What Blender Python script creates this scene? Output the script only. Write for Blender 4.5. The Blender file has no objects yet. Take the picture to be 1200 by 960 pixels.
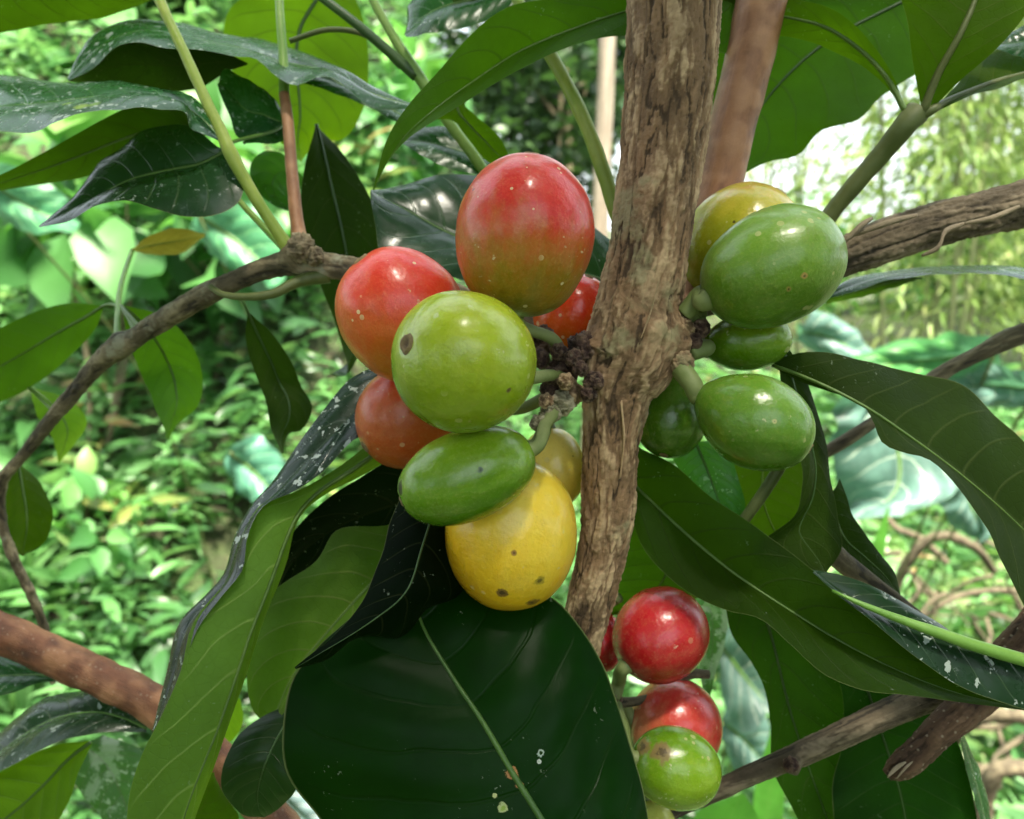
import bpy, math, random
import numpy as np
from mathutils import Vector, Matrix, noise
R = math.radians
random.seed(7); rng = np.random.default_rng(11)
scene = bpy.context.scene
COL = scene.collection

# ------------------------------------------------------------------ camera frame
CAM = Vector((0, 0, 1.4)); PITCH = R(12)
RIGHT = Vector((1, 0, 0)); FWD = Vector((0, math.cos(PITCH), -math.sin(PITCH))); UP = Vector((0, math.sin(PITCH), math.cos(PITCH)))
F = 1000.0
def P(x, y, d):                       # d in centimetres from the camera plane
    d = d / 100.0
    return CAM + RIGHT * ((x - 600) / F * d) + UP * ((480 - y) / F * d) + FWD * d
def CV(x, y, z):                      # direction: right, up, towards the camera
    return (RIGHT * x + UP * y - FWD * z).normalized()

# ------------------------------------------------------------------ node helpers
class NT:
    def __init__(s, m):
        m.use_nodes = True; s.t = m.node_tree; s.t.nodes.clear()
    def n(s, typ, **kw):
        nd = s.t.nodes.new(typ)
        for k, v in kw.items():
            if k.startswith('i_'):
                nd.inputs[int(k[2:]) if k[2:].isdigit() else k[2:].replace('_', ' ')].default_value = v
            else: setattr(nd, k, v)
        return nd
    def l(s, a, b): s.t.links.new(a, b)
    def math(s, op, a, b=None, c=None, clamp=False):
        nd = s.t.nodes.new('ShaderNodeMath'); nd.operation = op; nd.use_clamp = clamp
        for i, v in enumerate((a, b, c)):
            if v is None: continue
            if hasattr(v, 'links'): s.l(v, nd.inputs[i])
            else: nd.inputs[i].default_value = v
        return nd.outputs[0]
    def mix(s, f, a, b):
        nd = s.t.nodes.new('ShaderNodeMix'); nd.data_type = 'RGBA'
        for sock, v in ((nd.inputs[0], f), (nd.inputs[6], a), (nd.inputs[7], b)):
            if hasattr(v, 'links'): s.l(v, sock)
            else: sock.default_value = v if not isinstance(v, tuple) else (tuple(v) + (1,))[:4]
        return nd.outputs[2]
    def ss(s, v, lo, hi):
        nd = s.t.nodes.new('ShaderNodeMapRange'); nd.interpolation_type = 'SMOOTHSTEP'
        s.l(v, nd.inputs[0]); nd.inputs[1].default_value = lo; nd.inputs[2].default_value = hi
        return nd.outputs[0]
    def noise(s, vec, scale, detail=3, rough=.55, dist=0):
        nd = s.n('ShaderNodeTexNoise'); nd.inputs['Scale'].default_value = scale; nd.inputs['Detail'].default_value = detail
        nd.inputs['Roughness'].default_value = rough; nd.inputs['Distortion'].default_value = dist
        s.l(vec, nd.inputs['Vector']); return nd.outputs['Fac']
    def vor(s, vec, scale, rand=1.0):
        nd = s.n('ShaderNodeTexVoronoi'); nd.inputs['Scale'].default_value = scale; nd.inputs['Randomness'].default_value = rand
        s.l(vec, nd.inputs['Vector']); return nd
    def bump(s, h, strength, dist):
        nd = s.n('ShaderNodeBump'); nd.inputs['Strength'].default_value = strength; nd.inputs['Distance'].default_value = dist
        s.l(h, nd.inputs['Height']); return nd.outputs[0]
    def ramp(s, v, stops):
        nd = s.n('ShaderNodeValToRGB'); s.l(v, nd.inputs[0]); cr = nd.color_ramp
        while len(cr.elements) > 1: cr.elements.remove(cr.elements[-1])
        for i, (p, c) in enumerate(stops):
            e = cr.elements[0] if i == 0 else cr.elements.new(p)
            e.position = p; e.color = tuple(c) + (1,)
        return nd.outputs[0]
def mat(name):
    m = bpy.data.materials.new(name); return m, NT(m)

# ------------------------------------------------------------------ materials
_lm = {}
def leaf_mat(top=(.012, .05, .012), under=(.05, .13, .018), trans=(.10, .32, .02), tw=.35, spots=0.0, rough=.32, nv=9, vein=.35, lich=0.0,
             blot=0.0, seed=0.0, spec=None, marks=()):
    key = (top, under, trans, tw, spots, rough, nv, vein, lich, blot, seed, spec, marks)
    if key in _lm: return _lm[key]
    m, n = mat('leaf_blade'); _lm[key] = m
    uv = n.n('ShaderNodeUVMap'); sp = n.n('ShaderNodeSeparateXYZ'); n.l(uv.outputs[0], sp.inputs[0])
    tc = n.n('ShaderNodeTexCoord'); ob0 = tc.outputs['Object']
    mp = n.n('ShaderNodeMapping'); n.l(ob0, mp.inputs[0]); mp.inputs['Location'].default_value = (seed, seed * .37, -seed * .7); ob = mp.outputs[0]
    geo = n.n('ShaderNodeNewGeometry'); bf = geo.outputs['Backfacing']
    wob = n.math('MULTIPLY', n.math('SUBTRACT', n.noise(ob, 90, 2), .5), .5)
    a = n.math('ABSOLUTE', n.math('MULTIPLY_ADD', sp.outputs[0], 2, -1))
    t = n.math('ADD', n.math('SUBTRACT', n.math('MULTIPLY', sp.outputs[1], nv), n.math('MULTIPLY', n.math('POWER', a, 1.5), 1.6)), wob)
    f = n.math('ABSOLUTE', n.math('SUBTRACT', n.math('FRACT', t), .5))       # 0 on the vein
    fade = n.ss(a, 1.0, .75)
    vmask = n.math('MULTIPLY', n.ss(f, .055, .012), fade)
    mmask = n.ss(a, .045, .015)
    net = n.vor(ob, 900); net.feature = 'DISTANCE_TO_EDGE'
    netm = n.ss(net.outputs['Distance'], .10, .0)
    big = n.noise(ob, 45, 4, .6); fine = n.noise(ob, 420, 4, .65)
    topc = n.mix(n.ss(big, .3, .75), tuple(c * .62 for c in top), tuple(c * 1.45 for c in top))
    topc = n.mix(n.math('MULTIPLY', fine, .35), topc, tuple(c * .5 for c in top))
    topc = n.mix(n.math('MULTIPLY', n.math('MAXIMUM', vmask, mmask), vein * .8), topc, (top[0] * 5 + .03, top[1] * 3.2 + .03, top[2] * 3 + .01))
    unc = n.mix(n.ss(big, .3, .72), tuple(c * .8 for c in under), tuple(c * 1.3 for c in under))
    unc = n.mix(n.math('MULTIPLY', netm, .18), unc, tuple(c * .55 for c in under))
    unc = n.mix(n.math('MULTIPLY', fine, .3), unc, tuple(c * .6 for c in under))
    unc = n.mix(n.math('MULTIPLY', n.math('MAXIMUM', vmask, mmask), vein), unc, (under[0] * 2.2 + .04, under[1] * 1.7 + .05, under[2] * 2 + .02))
    col = n.mix(bf, topc, unc)
    # rim highlight of the margin put into the colour as a pale line, and a rusty line on it in places
    rim = n.math('MULTIPLY', n.ss(a, .984, .997), .4)
    col = n.mix(rim, col, (.20, .24, .09))
    trc = n.mix(n.ss(big, .3, .7), tuple(c * .75 for c in trans), tuple(c * 1.2 for c in trans))
    trc = n.mix(n.math('MULTIPLY', n.math('MAXIMUM', vmask, mmask), .6), trc, tuple(c * .35 for c in trans))
    if blot:
        bv = n.vor(ob, 55); bm = n.math('MULTIPLY', n.ss(bv.outputs['Distance'], .22, .10), blot)
        col = n.mix(bm, col, (.30, .24, .03)); trc = n.mix(bm, trc, (.6, .5, .05))
        bm2 = n.math('MULTIPLY', n.ss(bv.outputs['Distance'], .06, .03), blot); col = n.mix(bm2, col, (.03, .02, .01)); trc = n.mix(bm2, trc, (.02, .015, .01))
    rough_s = n.math('MULTIPLY_ADD', bf, .22, rough)
    rough_s = n.math('ADD', rough_s, n.math('MULTIPLY', n.math('SUBTRACT', fine, .5), .25))
    fac_t = tw
    # sparse mites / dust specks everywhere
    def specks(scale, thr, soft, dens_noise, lo, hi):
        wv = n.n('ShaderNodeVectorMath', operation='MULTIPLY_ADD'); nn = n.n('ShaderNodeTexNoise'); nn.inputs['Scale'].default_value = scale * 1.3; nn.inputs['Detail'].default_value = 3
        n.l(ob, nn.inputs['Vector']); n.l(nn.outputs['Color'], wv.inputs[0]); wv.inputs[1].default_value = (2.4 / scale,) * 3; n.l(ob, wv.inputs[2])
        v = n.vor(wv.outputs[0], scale); vs = n.n('ShaderNodeSeparateColor'); n.l(v.outputs['Color'], vs.inputs[0])
        size = n.math('MULTIPLY', n.math('POWER', vs.outputs[0], 3.0), thr)
        m1 = n.math('LESS_THAN', v.outputs['Distance'], size)
        return n.math('MULTIPLY', m1, n.ss(n.noise(ob, dens_noise, 3), lo, hi))
    s0 = specks(1300, .24, 0, 60, .50, .60)
    col = n.mix(n.math('MULTIPLY', s0, .35), col, (.35, .42, .30))
    hgt = n.math('MULTIPLY', vmask, -.5)
    if spots:
        s1 = specks(620, .42, 0, 55, .60 - .22 * spots, .66 - .16 * spots)
        s2 = specks(1500, .42, 0, 80, .58 - .2 * spots, .64 - .16 * spots)
        s3 = specks(380, .26, 0, 40, .62 - .14 * spots, .68 - .14 * spots)
        sm = n.math('MULTIPLY', n.math('MAXIMUM', n.math('MAXIMUM', s1, s2), s3), n.math('MULTIPLY_ADD', bf, -.85, 1))
        col = n.mix(n.math('MULTIPLY', sm, .62), col, (.50, .58, .53))
        rough_s = n.math('ADD', rough_s, n.math('MULTIPLY', sm, .4))
    if lich:
        lm = n.math('MULTIPLY', n.ss(n.noise(ob, 150, 6, .75), .62 - .12 * lich, .68 - .12 * lich), n.math('MULTIPLY_ADD', bf, -.85, 1))
        col = n.mix(n.math('MULTIPLY', lm, .6), col, (.34, .42, .37)); rough_s = n.math('ADD', rough_s, n.math('MULTIPLY', lm, .3))
    for (q, r, colr, core) in marks:
        dv = n.n('ShaderNodeVectorMath', operation='DISTANCE'); n.l(ob0, dv.inputs[0]); dv.inputs[1].default_value = q
        dd = n.math('ADD', dv.outputs['Value'], n.math('MULTIPLY', n.math('SUBTRACT', n.noise(ob, 1500, 4, .7), .5), r * 2.2))
        mk = n.ss(dd, r, r * .7); col = n.mix(mk, col, colr); trc = n.mix(mk, trc, tuple(x * .5 for x in colr)); rough_s = n.math('ADD', rough_s, n.math('MULTIPLY', mk, .3))
        col = n.mix(n.ss(dd, r * .5, r * .3), col, core)
    b = n.bump(n.math('ADD', n.math('ADD', hgt, n.math('MULTIPLY', n.math('MULTIPLY', netm, bf), -.15)), n.math('ADD', n.math('MULTIPLY', fine, .35), n.math('MULTIPLY', big, 2.5))), .35, .0003)
    pr = n.n('ShaderNodeBsdfPrincipled'); n.l(col, pr.inputs['Base Color']); n.l(rough_s, pr.inputs['Roughness']); n.l(b, pr.inputs['Normal'])
    pr.inputs['IOR'].default_value = 1.45; n.l(n.mix(bf, (spec or .45,) * 3, (.07,) * 3), pr.inputs['Specular IOR Level'])
    tr = n.n('ShaderNodeBsdfTranslucent'); n.l(trc, tr.inputs[0]); n.l(b, tr.inputs['Normal'])
    mx = n.n('ShaderNodeMixShader'); mx.inputs[0].default_value = tw
    n.l(pr.outputs[0], mx.inputs[1]); n.l(tr.outputs[0], mx.inputs[2])
    out = n.n('ShaderNodeOutputMaterial'); n.l(mx.outputs[0], out.inputs[0])
    return m

def bark_mat(dark, mid, pale, lichen=(.30, .31, .22), rough=.85, lich=.0, stretch=4.0, bump=.5, fleck=0.0, patch=.5):
    m, n = mat('bark')
    tc = n.n('ShaderNodeTexCoord'); ob = tc.outputs['Object']
    uv = n.n('ShaderNodeUVMap'); at = n.n('ShaderNodeAttribute', attribute_name='layer_shade')
    n1 = n.noise(uv.outputs[0], 900, 8, .72); n2 = n.noise(ob, 160, 5, .65); n3 = n.noise(ob, 3200, 4, .75); n4 = n.noise(uv.outputs[0], 330, 4, .6)
    c = n.mix(n.ss(n.math('ADD', n.math('MULTIPLY', n1, .35), n.math('MULTIPLY', n4, .65)), .38, .62), dark, mid)
    c = n.mix(n.math('MULTIPLY', n.ss(n3, .54, .68), .22), c, pale)
    n5 = n.noise(uv.outputs[0], 130, 3, .6); c = n.mix(n.math('MULTIPLY', n.ss(n5, .42, .58), patch), c, tuple(x * .42 for x in mid)); c = n.mix(n.math('MULTIPLY', n.ss(n5, .60, .68), .4), c, tuple((x + y) * .5 for x, y in zip(mid, pale)))
    c = n.mix(n.ss(at.outputs['Fac'], .35, .8), c, pale)  # raised outer bark plates are paler
    c = n.mix(n.math('MULTIPLY', n.ss(n2, .35, .65), .45), c, tuple(x * .6 for x in mid))
    if lich: c = n.mix(n.math('MULTIPLY', n.ss(n.noise(ob, 70, 5, .7), .66 - lich * .2, .72 - lich * .15), .7), c, lichen)
    c = n.mix(n.ss(at.outputs['Fac'], .26, .0), c, tuple(x * .6 for x in dark))  # low relief darkened: crevice shade painted into the bark colour
    if fleck:
        v = n.vor(ob, 1100); c = n.mix(n.math('MULTIPLY', n.ss(v.outputs['Distance'], .25, .1), fleck), c, (.45, .38, .27))
    h = n.math('ADD', n.math('MULTIPLY', n1, .8), n.math('ADD', n.math('MULTIPLY', n3, .35), n.math('MULTIPLY', n4, .6)))
    b = n.bump(h, bump, .0005)
    pr = n.n('ShaderNodeBsdfPrincipled'); n.l(c, pr.inputs['Base Color']); pr.inputs['Roughness'].default_value = rough; n.l(b, pr.inputs['Normal'])
    out = n.n('ShaderNodeOutputMaterial'); n.l(pr.outputs[0], out.inputs[0]); return m

def stem_mat(c1, c2, rough=.45):
    m, n = mat('green_stem')
    tc = n.n('ShaderNodeTexCoord'); ob = tc.outputs['Object']; n1 = n.noise(ob, 160, 4, .6); n2 = n.noise(ob, 1300, 3, .6)
    c = n.mix(n.ss(n1, .35, .65), c1, c2); c = n.mix(n.math('MULTIPLY', n2, .3), c, tuple(x * .5 for x in c1))
    pr = n.n('ShaderNodeBsdfPrincipled'); n.l(c, pr.inputs['Base Color']); pr.inputs['Roughness'].default_value = rough
    n.l(n.bump(n2, .25, .0002), pr.inputs['Normal'])
    out = n.n('ShaderNodeOutputMaterial'); n.l(pr.outputs[0], out.inputs[0]); return m

def cherry_mat(stops, marks=(), specks=.5, rough=.3, sss=.2):
    m, n = mat('cherry_skin')
    tc = n.n('ShaderNodeTexCoord'); ob = tc.outputs['Object']
    oi = n.n('ShaderNodeObjectInfo')
    sh = n.n('ShaderNodeVectorMath', operation='ADD'); n.l(ob, sh.inputs[0])
    cb = n.n('ShaderNodeCombineXYZ'); n.l(oi.outputs['Random'], cb.inputs[0]); n.l(oi.outputs['Random'], cb.inputs[2]); n.l(cb.outputs[0], sh.inputs[1])
    co = sh.outputs[0]
    at = n.n('ShaderNodeAttribute', attribute_name='ripeness')
    nz = n.noise(co, 170, 4, .6); nf = n.noise(co, 900, 4, .7)
    # meridional streaks: stretched along the fruit axis
    mp = n.n('ShaderNodeMapping'); n.l(co, mp.inputs[0]); mp.inputs['Scale'].default_value = (1, 1, .16); st = n.noise(mp.outputs[0], 750, 3, .6)
    v = n.math('ADD', at.outputs['Fac'], n.math('MULTIPLY', n.math('SUBTRACT', n.noise(co, 110, 6, .7), .5), .85))
    v = n.math('ADD', v, n.math('MULTIPLY', n.math('SUBTRACT', st, .5), .36))
    c = n.ramp(v, stops)
    c = n.mix(n.math('MULTIPLY', n.ss(nf, .42, .72), .05), c, (.55, .5, .22))
    c = n.mix(n.math('MULTIPLY', n.ss(n.noise(co, 330, 5, .7), .52, .72), .28), c, n.mix(.5, c, (.10, .05, .01)))
    pores = n.noise(co, 3600, 4, .75)
    c = n.mix(n.math('MULTIPLY', n.ss(pores, .50, .70), .09), c, n.mix(.55, c, (.75, .70, .35)))
    c = n.mix(n.math('MULTIPLY', n.ss(pores, .46, .30), .30), c, n.mix(.6, c, (.06, .03, .005)))
    mq = n.n('ShaderNodeMapping'); n.l(co, mq.inputs[0]); mq.inputs['Scale'].default_value = (1, 1, .10); stf = n.noise(mq.outputs[0], 2200, 4, .7)
    c = n.mix(n.math('MULTIPLY', n.ss(stf, .54, .66), .12), c, n.mix(.4, c, (.66, .50, .12)))
    # russet dots and pale dust
    v1 = n.vor(co, 900); s1 = n.n('ShaderNodeSeparateColor'); n.l(v1.outputs['Color'], s1.inputs[0])
    d1 = n.math('LESS_THAN', v1.outputs['Distance'], n.math('MULTIPLY', n.math('POWER', s1.outputs[0], 6), .36))
    d1 = n.math('MULTIPLY', d1, n.ss(n.noise(co, 130, 2), .44, .56))
    c = n.mix(n.math('MULTIPLY', d1, specks), c, (.66, .56, .30))
    v2 = n.vor(co, 300); s2 = n.n('ShaderNodeSeparateColor'); n.l(v2.outputs['Color'], s2.inputs[0])
    d2 = n.math('LESS_THAN', v2.outputs['Distance'], n.math('MULTIPLY', n.math('POWER', s2.outputs[1], 7), .10))
    c = n.mix(n.math('MULTIPLY', d2, .8), c, (.06, .035, .012))
    # fine scratches / scurf
    mp2 = n.n('ShaderNodeMapping'); n.l(co, mp2.inputs[0]); mp2.inputs['Scale'].default_value = (1, .2, 1); mp2.inputs['Rotation'].default_value = (.5, .3, .9)
    sc = n.ss(n.noise(mp2.outputs[0], 1100, 2, .8), .66, .72)
    sc = n.math('MULTIPLY', sc, n.ss(n.noise(co, 140, 3), .5, .6))
    c = n.mix(n.math('MULTIPLY', sc, .5), c, (.62, .58, .36))
    rs = n.math('MULTIPLY_ADD', n.math('MAXIMUM', d1, sc), .35, rough); rs = n.math('ADD', rs, n.math('MULTIPLY', n.math('SUBTRACT', nz, .5), .22))
    for (q, r, colr) in marks:
        dv = n.n('ShaderNodeVectorMath', operation='DISTANCE'); n.l(ob, dv.inputs[0]); dv.inputs[1].default_value = q
        dd = n.math('ADD', dv.outputs['Value'], n.math('MULTIPLY', n.math('SUBTRACT', nf, .5), r * 1.6))
        mk = n.math('MULTIPLY', n.ss(dd, r, r * .55), .9); c = n.mix(mk, c, colr)
        mk2 = n.ss(dd, r * .45, r * .2); c = n.mix(n.math('MULTIPLY', mk2, .8), c, tuple(x * .25 for x in colr))
        rs = n.math('ADD', rs, n.math('MULTIPLY', mk, .3))
    hh = n.math('ADD', n.math('MULTIPLY', nz, 1.6), n.math('ADD', n.math('MULTIPLY', n.noise(co, 420, 4, .6), .55), n.math('ADD', n.math('MULTIPLY', nf, .20), n.math('MULTIPLY', pores, .07))))
    b = n.bump(n.math('ADD', hh, n.math('MULTIPLY', d1, .4)), .42, .00045)
    pr = n.n('ShaderNodeBsdfPrincipled'); n.l(c, pr.inputs['Base Color']); n.l(rs, pr.inputs['Roughness']); n.l(b, pr.inputs['Normal'])
    pr.inputs['Subsurface Weight'].default_value = sss; pr.inputs['Subsurface Radius'].default_value = (1, .5, .2); pr.inputs['Subsurface Scale'].default_value = .0015
    pr.inputs['Coat Weight'].default_value = .35; pr.inputs['Coat Roughness'].default_value = .17; pr.inputs['Specular IOR Level'].default_value = .4
    out = n.n('ShaderNodeOutputMaterial'); n.l(pr.outputs[0], out.inputs[0]); return m

def scatter_mat(name, stops, tw=.4, rough=.45, trc=(.25, .6, .08)):
    m, n = mat(name)
    at = n.n('ShaderNodeAttribute', attribute_name='tint'); c = n.ramp(at.outputs['Fac'], stops)
    pr = n.n('ShaderNodeBsdfPrincipled'); n.l(c, pr.inputs['Base Color']); pr.inputs['Roughness'].default_value = rough
    tr = n.n('ShaderNodeBsdfTranslucent'); n.l(n.mix(.6, c, trc), tr.inputs[0])
    mx = n.n('ShaderNodeMixShader'); mx.inputs[0].default_value = tw; n.l(pr.outputs[0], mx.inputs[1]); n.l(tr.outputs[0], mx.inputs[2])
    out = n.n('ShaderNodeOutputMaterial'); n.l(mx.outputs[0], out.inputs[0]); return m

# ------------------------------------------------------------------ object helpers
def link(name, verts, faces, material, parent=None, uvs=None, attrs=None, smooth=True):
    me = bpy.data.meshes.new(name); me.from_pydata([tuple(v) for v in verts], [], faces); me.update()
    if smooth: me.polygons.foreach_set('use_smooth', [True] * len(me.polygons))
    if uvs is not None:
        l = me.uv_layers.new(name='UVMap'); idx = np.empty(len(me.loops), dtype=np.int32); me.loops.foreach_get('vertex_index', idx)
        l.data.foreach_set('uv', np.asarray(uvs, dtype=np.float32)[idx].ravel())
    for k, v in (attrs or {}).items():
        a = me.attributes.new(k, 'FLOAT', 'POINT'); a.data.foreach_set('value', np.asarray(v, dtype=np.float32))
    if material: me.materials.append(material)
    o = bpy.data.objects.new(name, me); COL.objects.link(o)
    if parent: o.parent = parent
    return o
def root(name, loc, label, cat, group=None):
    e = bpy.data.objects.new(name, None); COL.objects.link(e); e.location = loc; e.empty_display_size = .01
    e['label'] = label; e['category'] = cat
    if group: e['group'] = group
    return e
def base_of(par):
    v = Vector((0, 0, 0))
    while par is not None: v = v + par.location; par = par.parent
    return v
def resample(pts, n):
    pts = [Vector(p) for p in pts]
    if len(pts) == 2: return [pts[0].lerp(pts[1], i / (n - 1)) for i in range(n)]
    e = [pts[0] * 2 - pts[1]] + pts + [pts[-1] * 2 - pts[-2]]
    L = [0]
    for a, b in zip(pts, pts[1:]): L.append(L[-1] + (b - a).length)
    out = []
    for i in range(n):
        s = L[-1] * i / (n - 1); k = 0
        while k < len(pts) - 2 and s > L[k + 1]: k += 1
        t = (s - L[k]) / max(1e-9, L[k + 1] - L[k]); p0, p1, p2, p3 = e[k:k + 4]
        sl = L[k + 1] - L[k]
        l0 = (p1 - p0).length or sl; l2 = (p3 - p2).length or sl
        m1 = ((p1 - p0) / max(l0, 1e-9) + (p2 - p1) / max(sl, 1e-9)) * .5 * sl
        m2 = ((p2 - p1) / max(sl, 1e-9) + (p3 - p2) / max(l2, 1e-9)) * .5 * sl
        t2, t3 = t * t, t * t * t
        out.append(p1 * (2 * t3 - 3 * t2 + 1) + m1 * (t3 - 2 * t2 + t) + p2 * (-2 * t3 + 3 * t2) + m2 * (t3 - t2))
    return out
def tube(name, pts, material, parent, seg=16, rings=None, disp=0.0, sx=1.0, mode='bark', lumps=(), cap=True, seed=0.0, world=True, ell=1.0):
    """pts: (x, y, depth cm, width px) in picture terms, or (Vector, radius) pairs."""
    if len(pts[0]) == 4:
        q = [(*P(x, y, d), w / 2 / F * d / 100) for x, y, d, w in pts]
    else: q = [(*p, r) for p, r in pts]
    c = [Vector(a[:3]) for a in q]; L = [0]
    for a, b in zip(c, c[1:]): L.append(L[-1] + (b - a).length)
    rings = rings or max(8, len(pts) * 6)
    cen = resample(c, rings)
    rad = [np.interp(L[-1] * i / (rings - 1), L, [a[3] for a in q]) for i in range(rings)]
    rad = np.convolve(np.pad(rad, 2, 'edge'), np.ones(5) / 5, 'valid')
    off = base_of(parent) if world else Vector((0, 0, 0))
    V, U, H, Fc = [], [], [], []
    t0 = (cen[1] - cen[0]).normalized(); nrm = t0.orthogonal().normalized(); s = 0
    for i in range(rings):
        t = ((cen[min(i + 1, rings - 1)] - cen[max(i - 1, 0)])).normalized()
        nrm = (nrm - t * nrm.dot(t)).normalized(); bn = t.cross(nrm)
        if i: s += (cen[i] - cen[i - 1]).length
        for j in range(seg):
            th = 2 * math.pi * j / seg; dr = nrm * math.cos(th) + bn * math.sin(th)
            r = rad[i]; p = cen[i] + dr * r; h = .5
            if disp:
                if mode == 'bark':
                    qx = Vector((math.cos(th) * r, math.sin(th) * r, s * .20 * sx)) * 520 + Vector((seed, seed, 0))
                    a = noise.fractal(qx * .9, 0.8, 2.0, 4, noise_basis='PERLIN_ORIGINAL')
                    ridge = max(0, 1 - 3.6 * abs(a))
                    q2 = Vector((math.cos(th) * r, math.sin(th) * r, s * .35 * sx)) * 420 + Vector((0, seed, 5))
                    pl = noise.noise(q2) + .35 * noise.noise(q2 * 2.7); plate = min(1, max(0, (pl + .10) / .10)); plate = .6 * plate + .4 * min(1, max(0, (pl - .18) / .08))
                    fn = noise.fractal((cen[i] + dr * r) * 2600, 0.7, 2.0, 3)
                    a3 = abs(noise.noise(Vector((math.cos(th) * r, math.sin(th) * r, s * .12 * sx)) * 1500 + Vector((seed, 3, 1)))); fn -= .6 * max(0, 1 - 5 * a3); fn += .8 * noise.noise((cen[i] + dr * r) * 1500)
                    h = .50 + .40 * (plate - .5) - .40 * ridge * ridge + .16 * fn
                    p = p + dr * disp * (h - .5) * 2
                else:
                    a = noise.fractal((cen[i] + dr * r) * 350 + Vector((seed, 0, 0)), 1, 2, 4); h = .5 + .5 * a; p = p + dr * disp * a
            for (lp, lr, lh) in lumps:
                dd = (p - lp).length / lr
                if dd < 1: p = p + dr * lh * (1 - dd * dd) ** 2
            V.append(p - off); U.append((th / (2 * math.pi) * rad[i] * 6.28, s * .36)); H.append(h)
        if i:
            a0 = (i - 1) * seg; b0 = i * seg
            for j in range(seg): k = (j + 1) % seg; Fc.append((a0 + j, a0 + k, b0 + k, b0 + j))
    if cap:
        for i, base in ((0, 0), (rings - 1, (rings - 1) * seg)):
            V.append(cen[i] - off); U.append((0, 0)); H.append(.2); k0 = len(V) - 1
            for j in range(seg):
                k = (j + 1) % seg
                Fc.append((base + k, base + j, k0) if i == 0 else (base + j, base + k, k0))
    return link(name, V, Fc, material, parent, U, {'layer_shade': H})
def dl(d, n):
    d = (d,) if isinstance(d, (int, float)) else d
    return np.interp(np.linspace(0, 1, n), np.linspace(0, 1, len(d)), d) if len(d) > 1 else [d[0]] * n
M_RIB = {}
def leaf(parent, A, B, M=None, dA=10, dB=10, dM=None, side='under', rib=7, pet=None, ns=46, nt=26, bulge=.0006, quilt=.00018, ripple=.0004,
         ribmat=None, label=None, m=None, name='leaf', marks=(), **kw):
    kw.setdefault('seed', round(random.random() * 3, 3)); nv = kw.get('nv', 9)
    if M is None:
        a = resample([Vector((x, y, 0)) for x, y in A], 9); b = resample([Vector((x, y, 0)) for x, y in B], 9)
        M = [tuple(((p + q) / 2)[:2]) for p, q in zip(a, b)]
    if dM is None:
        dM = [(x + y) / 2 for x, y in zip(dl(dA, 5), dl(dB, 5))]
    la = resample([P(x, y, d) for (x, y), d in zip(A, dl(dA, len(A)))], ns)
    lb = resample([P(x, y, d) for (x, y), d in zip(B, dl(dB, len(B)))], ns)
    lm = resample([P(x, y, d) for (x, y), d in zip(M, dl(dM, len(M)))], ns)
    off = base_of(parent); V, U, Fc = [], [], []
    sd = random.random() * 50
    N = []
    for i in range(ns):
        t = lm[min(i + 1, ns - 1)] - lm[max(i - 1, 0)]; w = la[i] - lb[i]
        if w.length < 1e-5: w = la[min(ns - 1, max(0, ns // 2))] - lb[ns // 2]
        nn = t.cross(w)
        nn = nn.normalized() if nn.length > 1e-14 else (N[-1] if N else -FWD)
        N.append(nn)
    if sum(n.dot(FWD) for n in N[5:-5]) > 0: N = [-n for n in N]; flip = True
    else: flip = False
    sgn = 1 if side == 'top' else -1               # veins sink on the top side, stand out below
    for i in range(ns):
        v = i / (ns - 1)
        for j in range(nt + 1):
            u = j / nt; s = abs(2 * u - 1); E = la[i] if u < .5 else lb[i]
            wdt = (E - lm[i]).length; k = min(1, wdt / .008)
            p = lm[i].lerp(E, s)
            tt = v * nv - 1.6 * s ** 1.5; fr = abs((tt % 1) - .5) * 2          # 0 on the vein
            q = math.sin(min(1, fr) * math.pi / 2) * math.sin(math.pi * min(1, s * 1.02)) ** .6 if 0 < s < .98 else 0
            rp = noise.noise(Vector((v * 7 + sd, u * 1.2, sd))) * s * s
            p = p + N[i] * k * (bulge * math.sin(math.pi * s) + sgn * quilt * q + ripple * rp * 2)
            V.append(p - off); U.append((u, v))
    for i in range(ns - 1):
        for j in range(nt):
            a = i * (nt + 1) + j; b = a + nt + 1; f = (a, a + 1, b + 1, b); Fc.append(f)
    if marks:
        ml = []
        for (mx, my, r, colr, core) in marks:
            best = min(V, key=lambda p: abs((p + off - CAM).dot(RIGHT) / (p + off - CAM).dot(FWD) * F + 600 - mx) + abs(480 - (p + off - CAM).dot(UP) / (p + off - CAM).dot(FWD) * F - my))
            ml.append((tuple(best), r / F * dl(dM, 3)[1] / 100, colr, core))
        kw['marks'] = tuple(ml)
    mt = m or leaf_mat(**kw)
    # orient so that the front of the faces is the leaf's upper side
    a, b, c = V[(ns // 2) * (nt + 1) + 3], V[(ns // 2) * (nt + 1) + 9], V[(ns // 2 + 3) * (nt + 1) + 3]
    cam_facing = (b - a).cross(c - a).dot(FWD) < 0
    if cam_facing != (side == 'top'): Fc = [f[::-1] for f in Fc]
    o = link(name, V, Fc, mt, parent, U)
    if label: o['label'] = label
    if rib:
        o_off = (0.25 if side == 'under' else -.15)
        r0 = rib / 2 / F * dl(dM, 2)[0] / 100
        pts = []
        if pet:
            for (x, y, d) in pet: pts.append((P(x, y, d), r0 * 1.05))
        for i in range(0, ns, 3):
            v = i / (ns - 1); r = r0 * (1 - v) ** .8 + r0 * .06
            pts.append((lm[i] + N[i] * r * o_off, r * .85))
        rm = ribmat or (M_RIB['under'] if side == 'under' else M_RIB['top'])
        rb = tube('midrib', pts, rm, o, seg=8, rings=ns, world=False)
        rb.data.transform(Matrix.Translation(-off))
    return o

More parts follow.
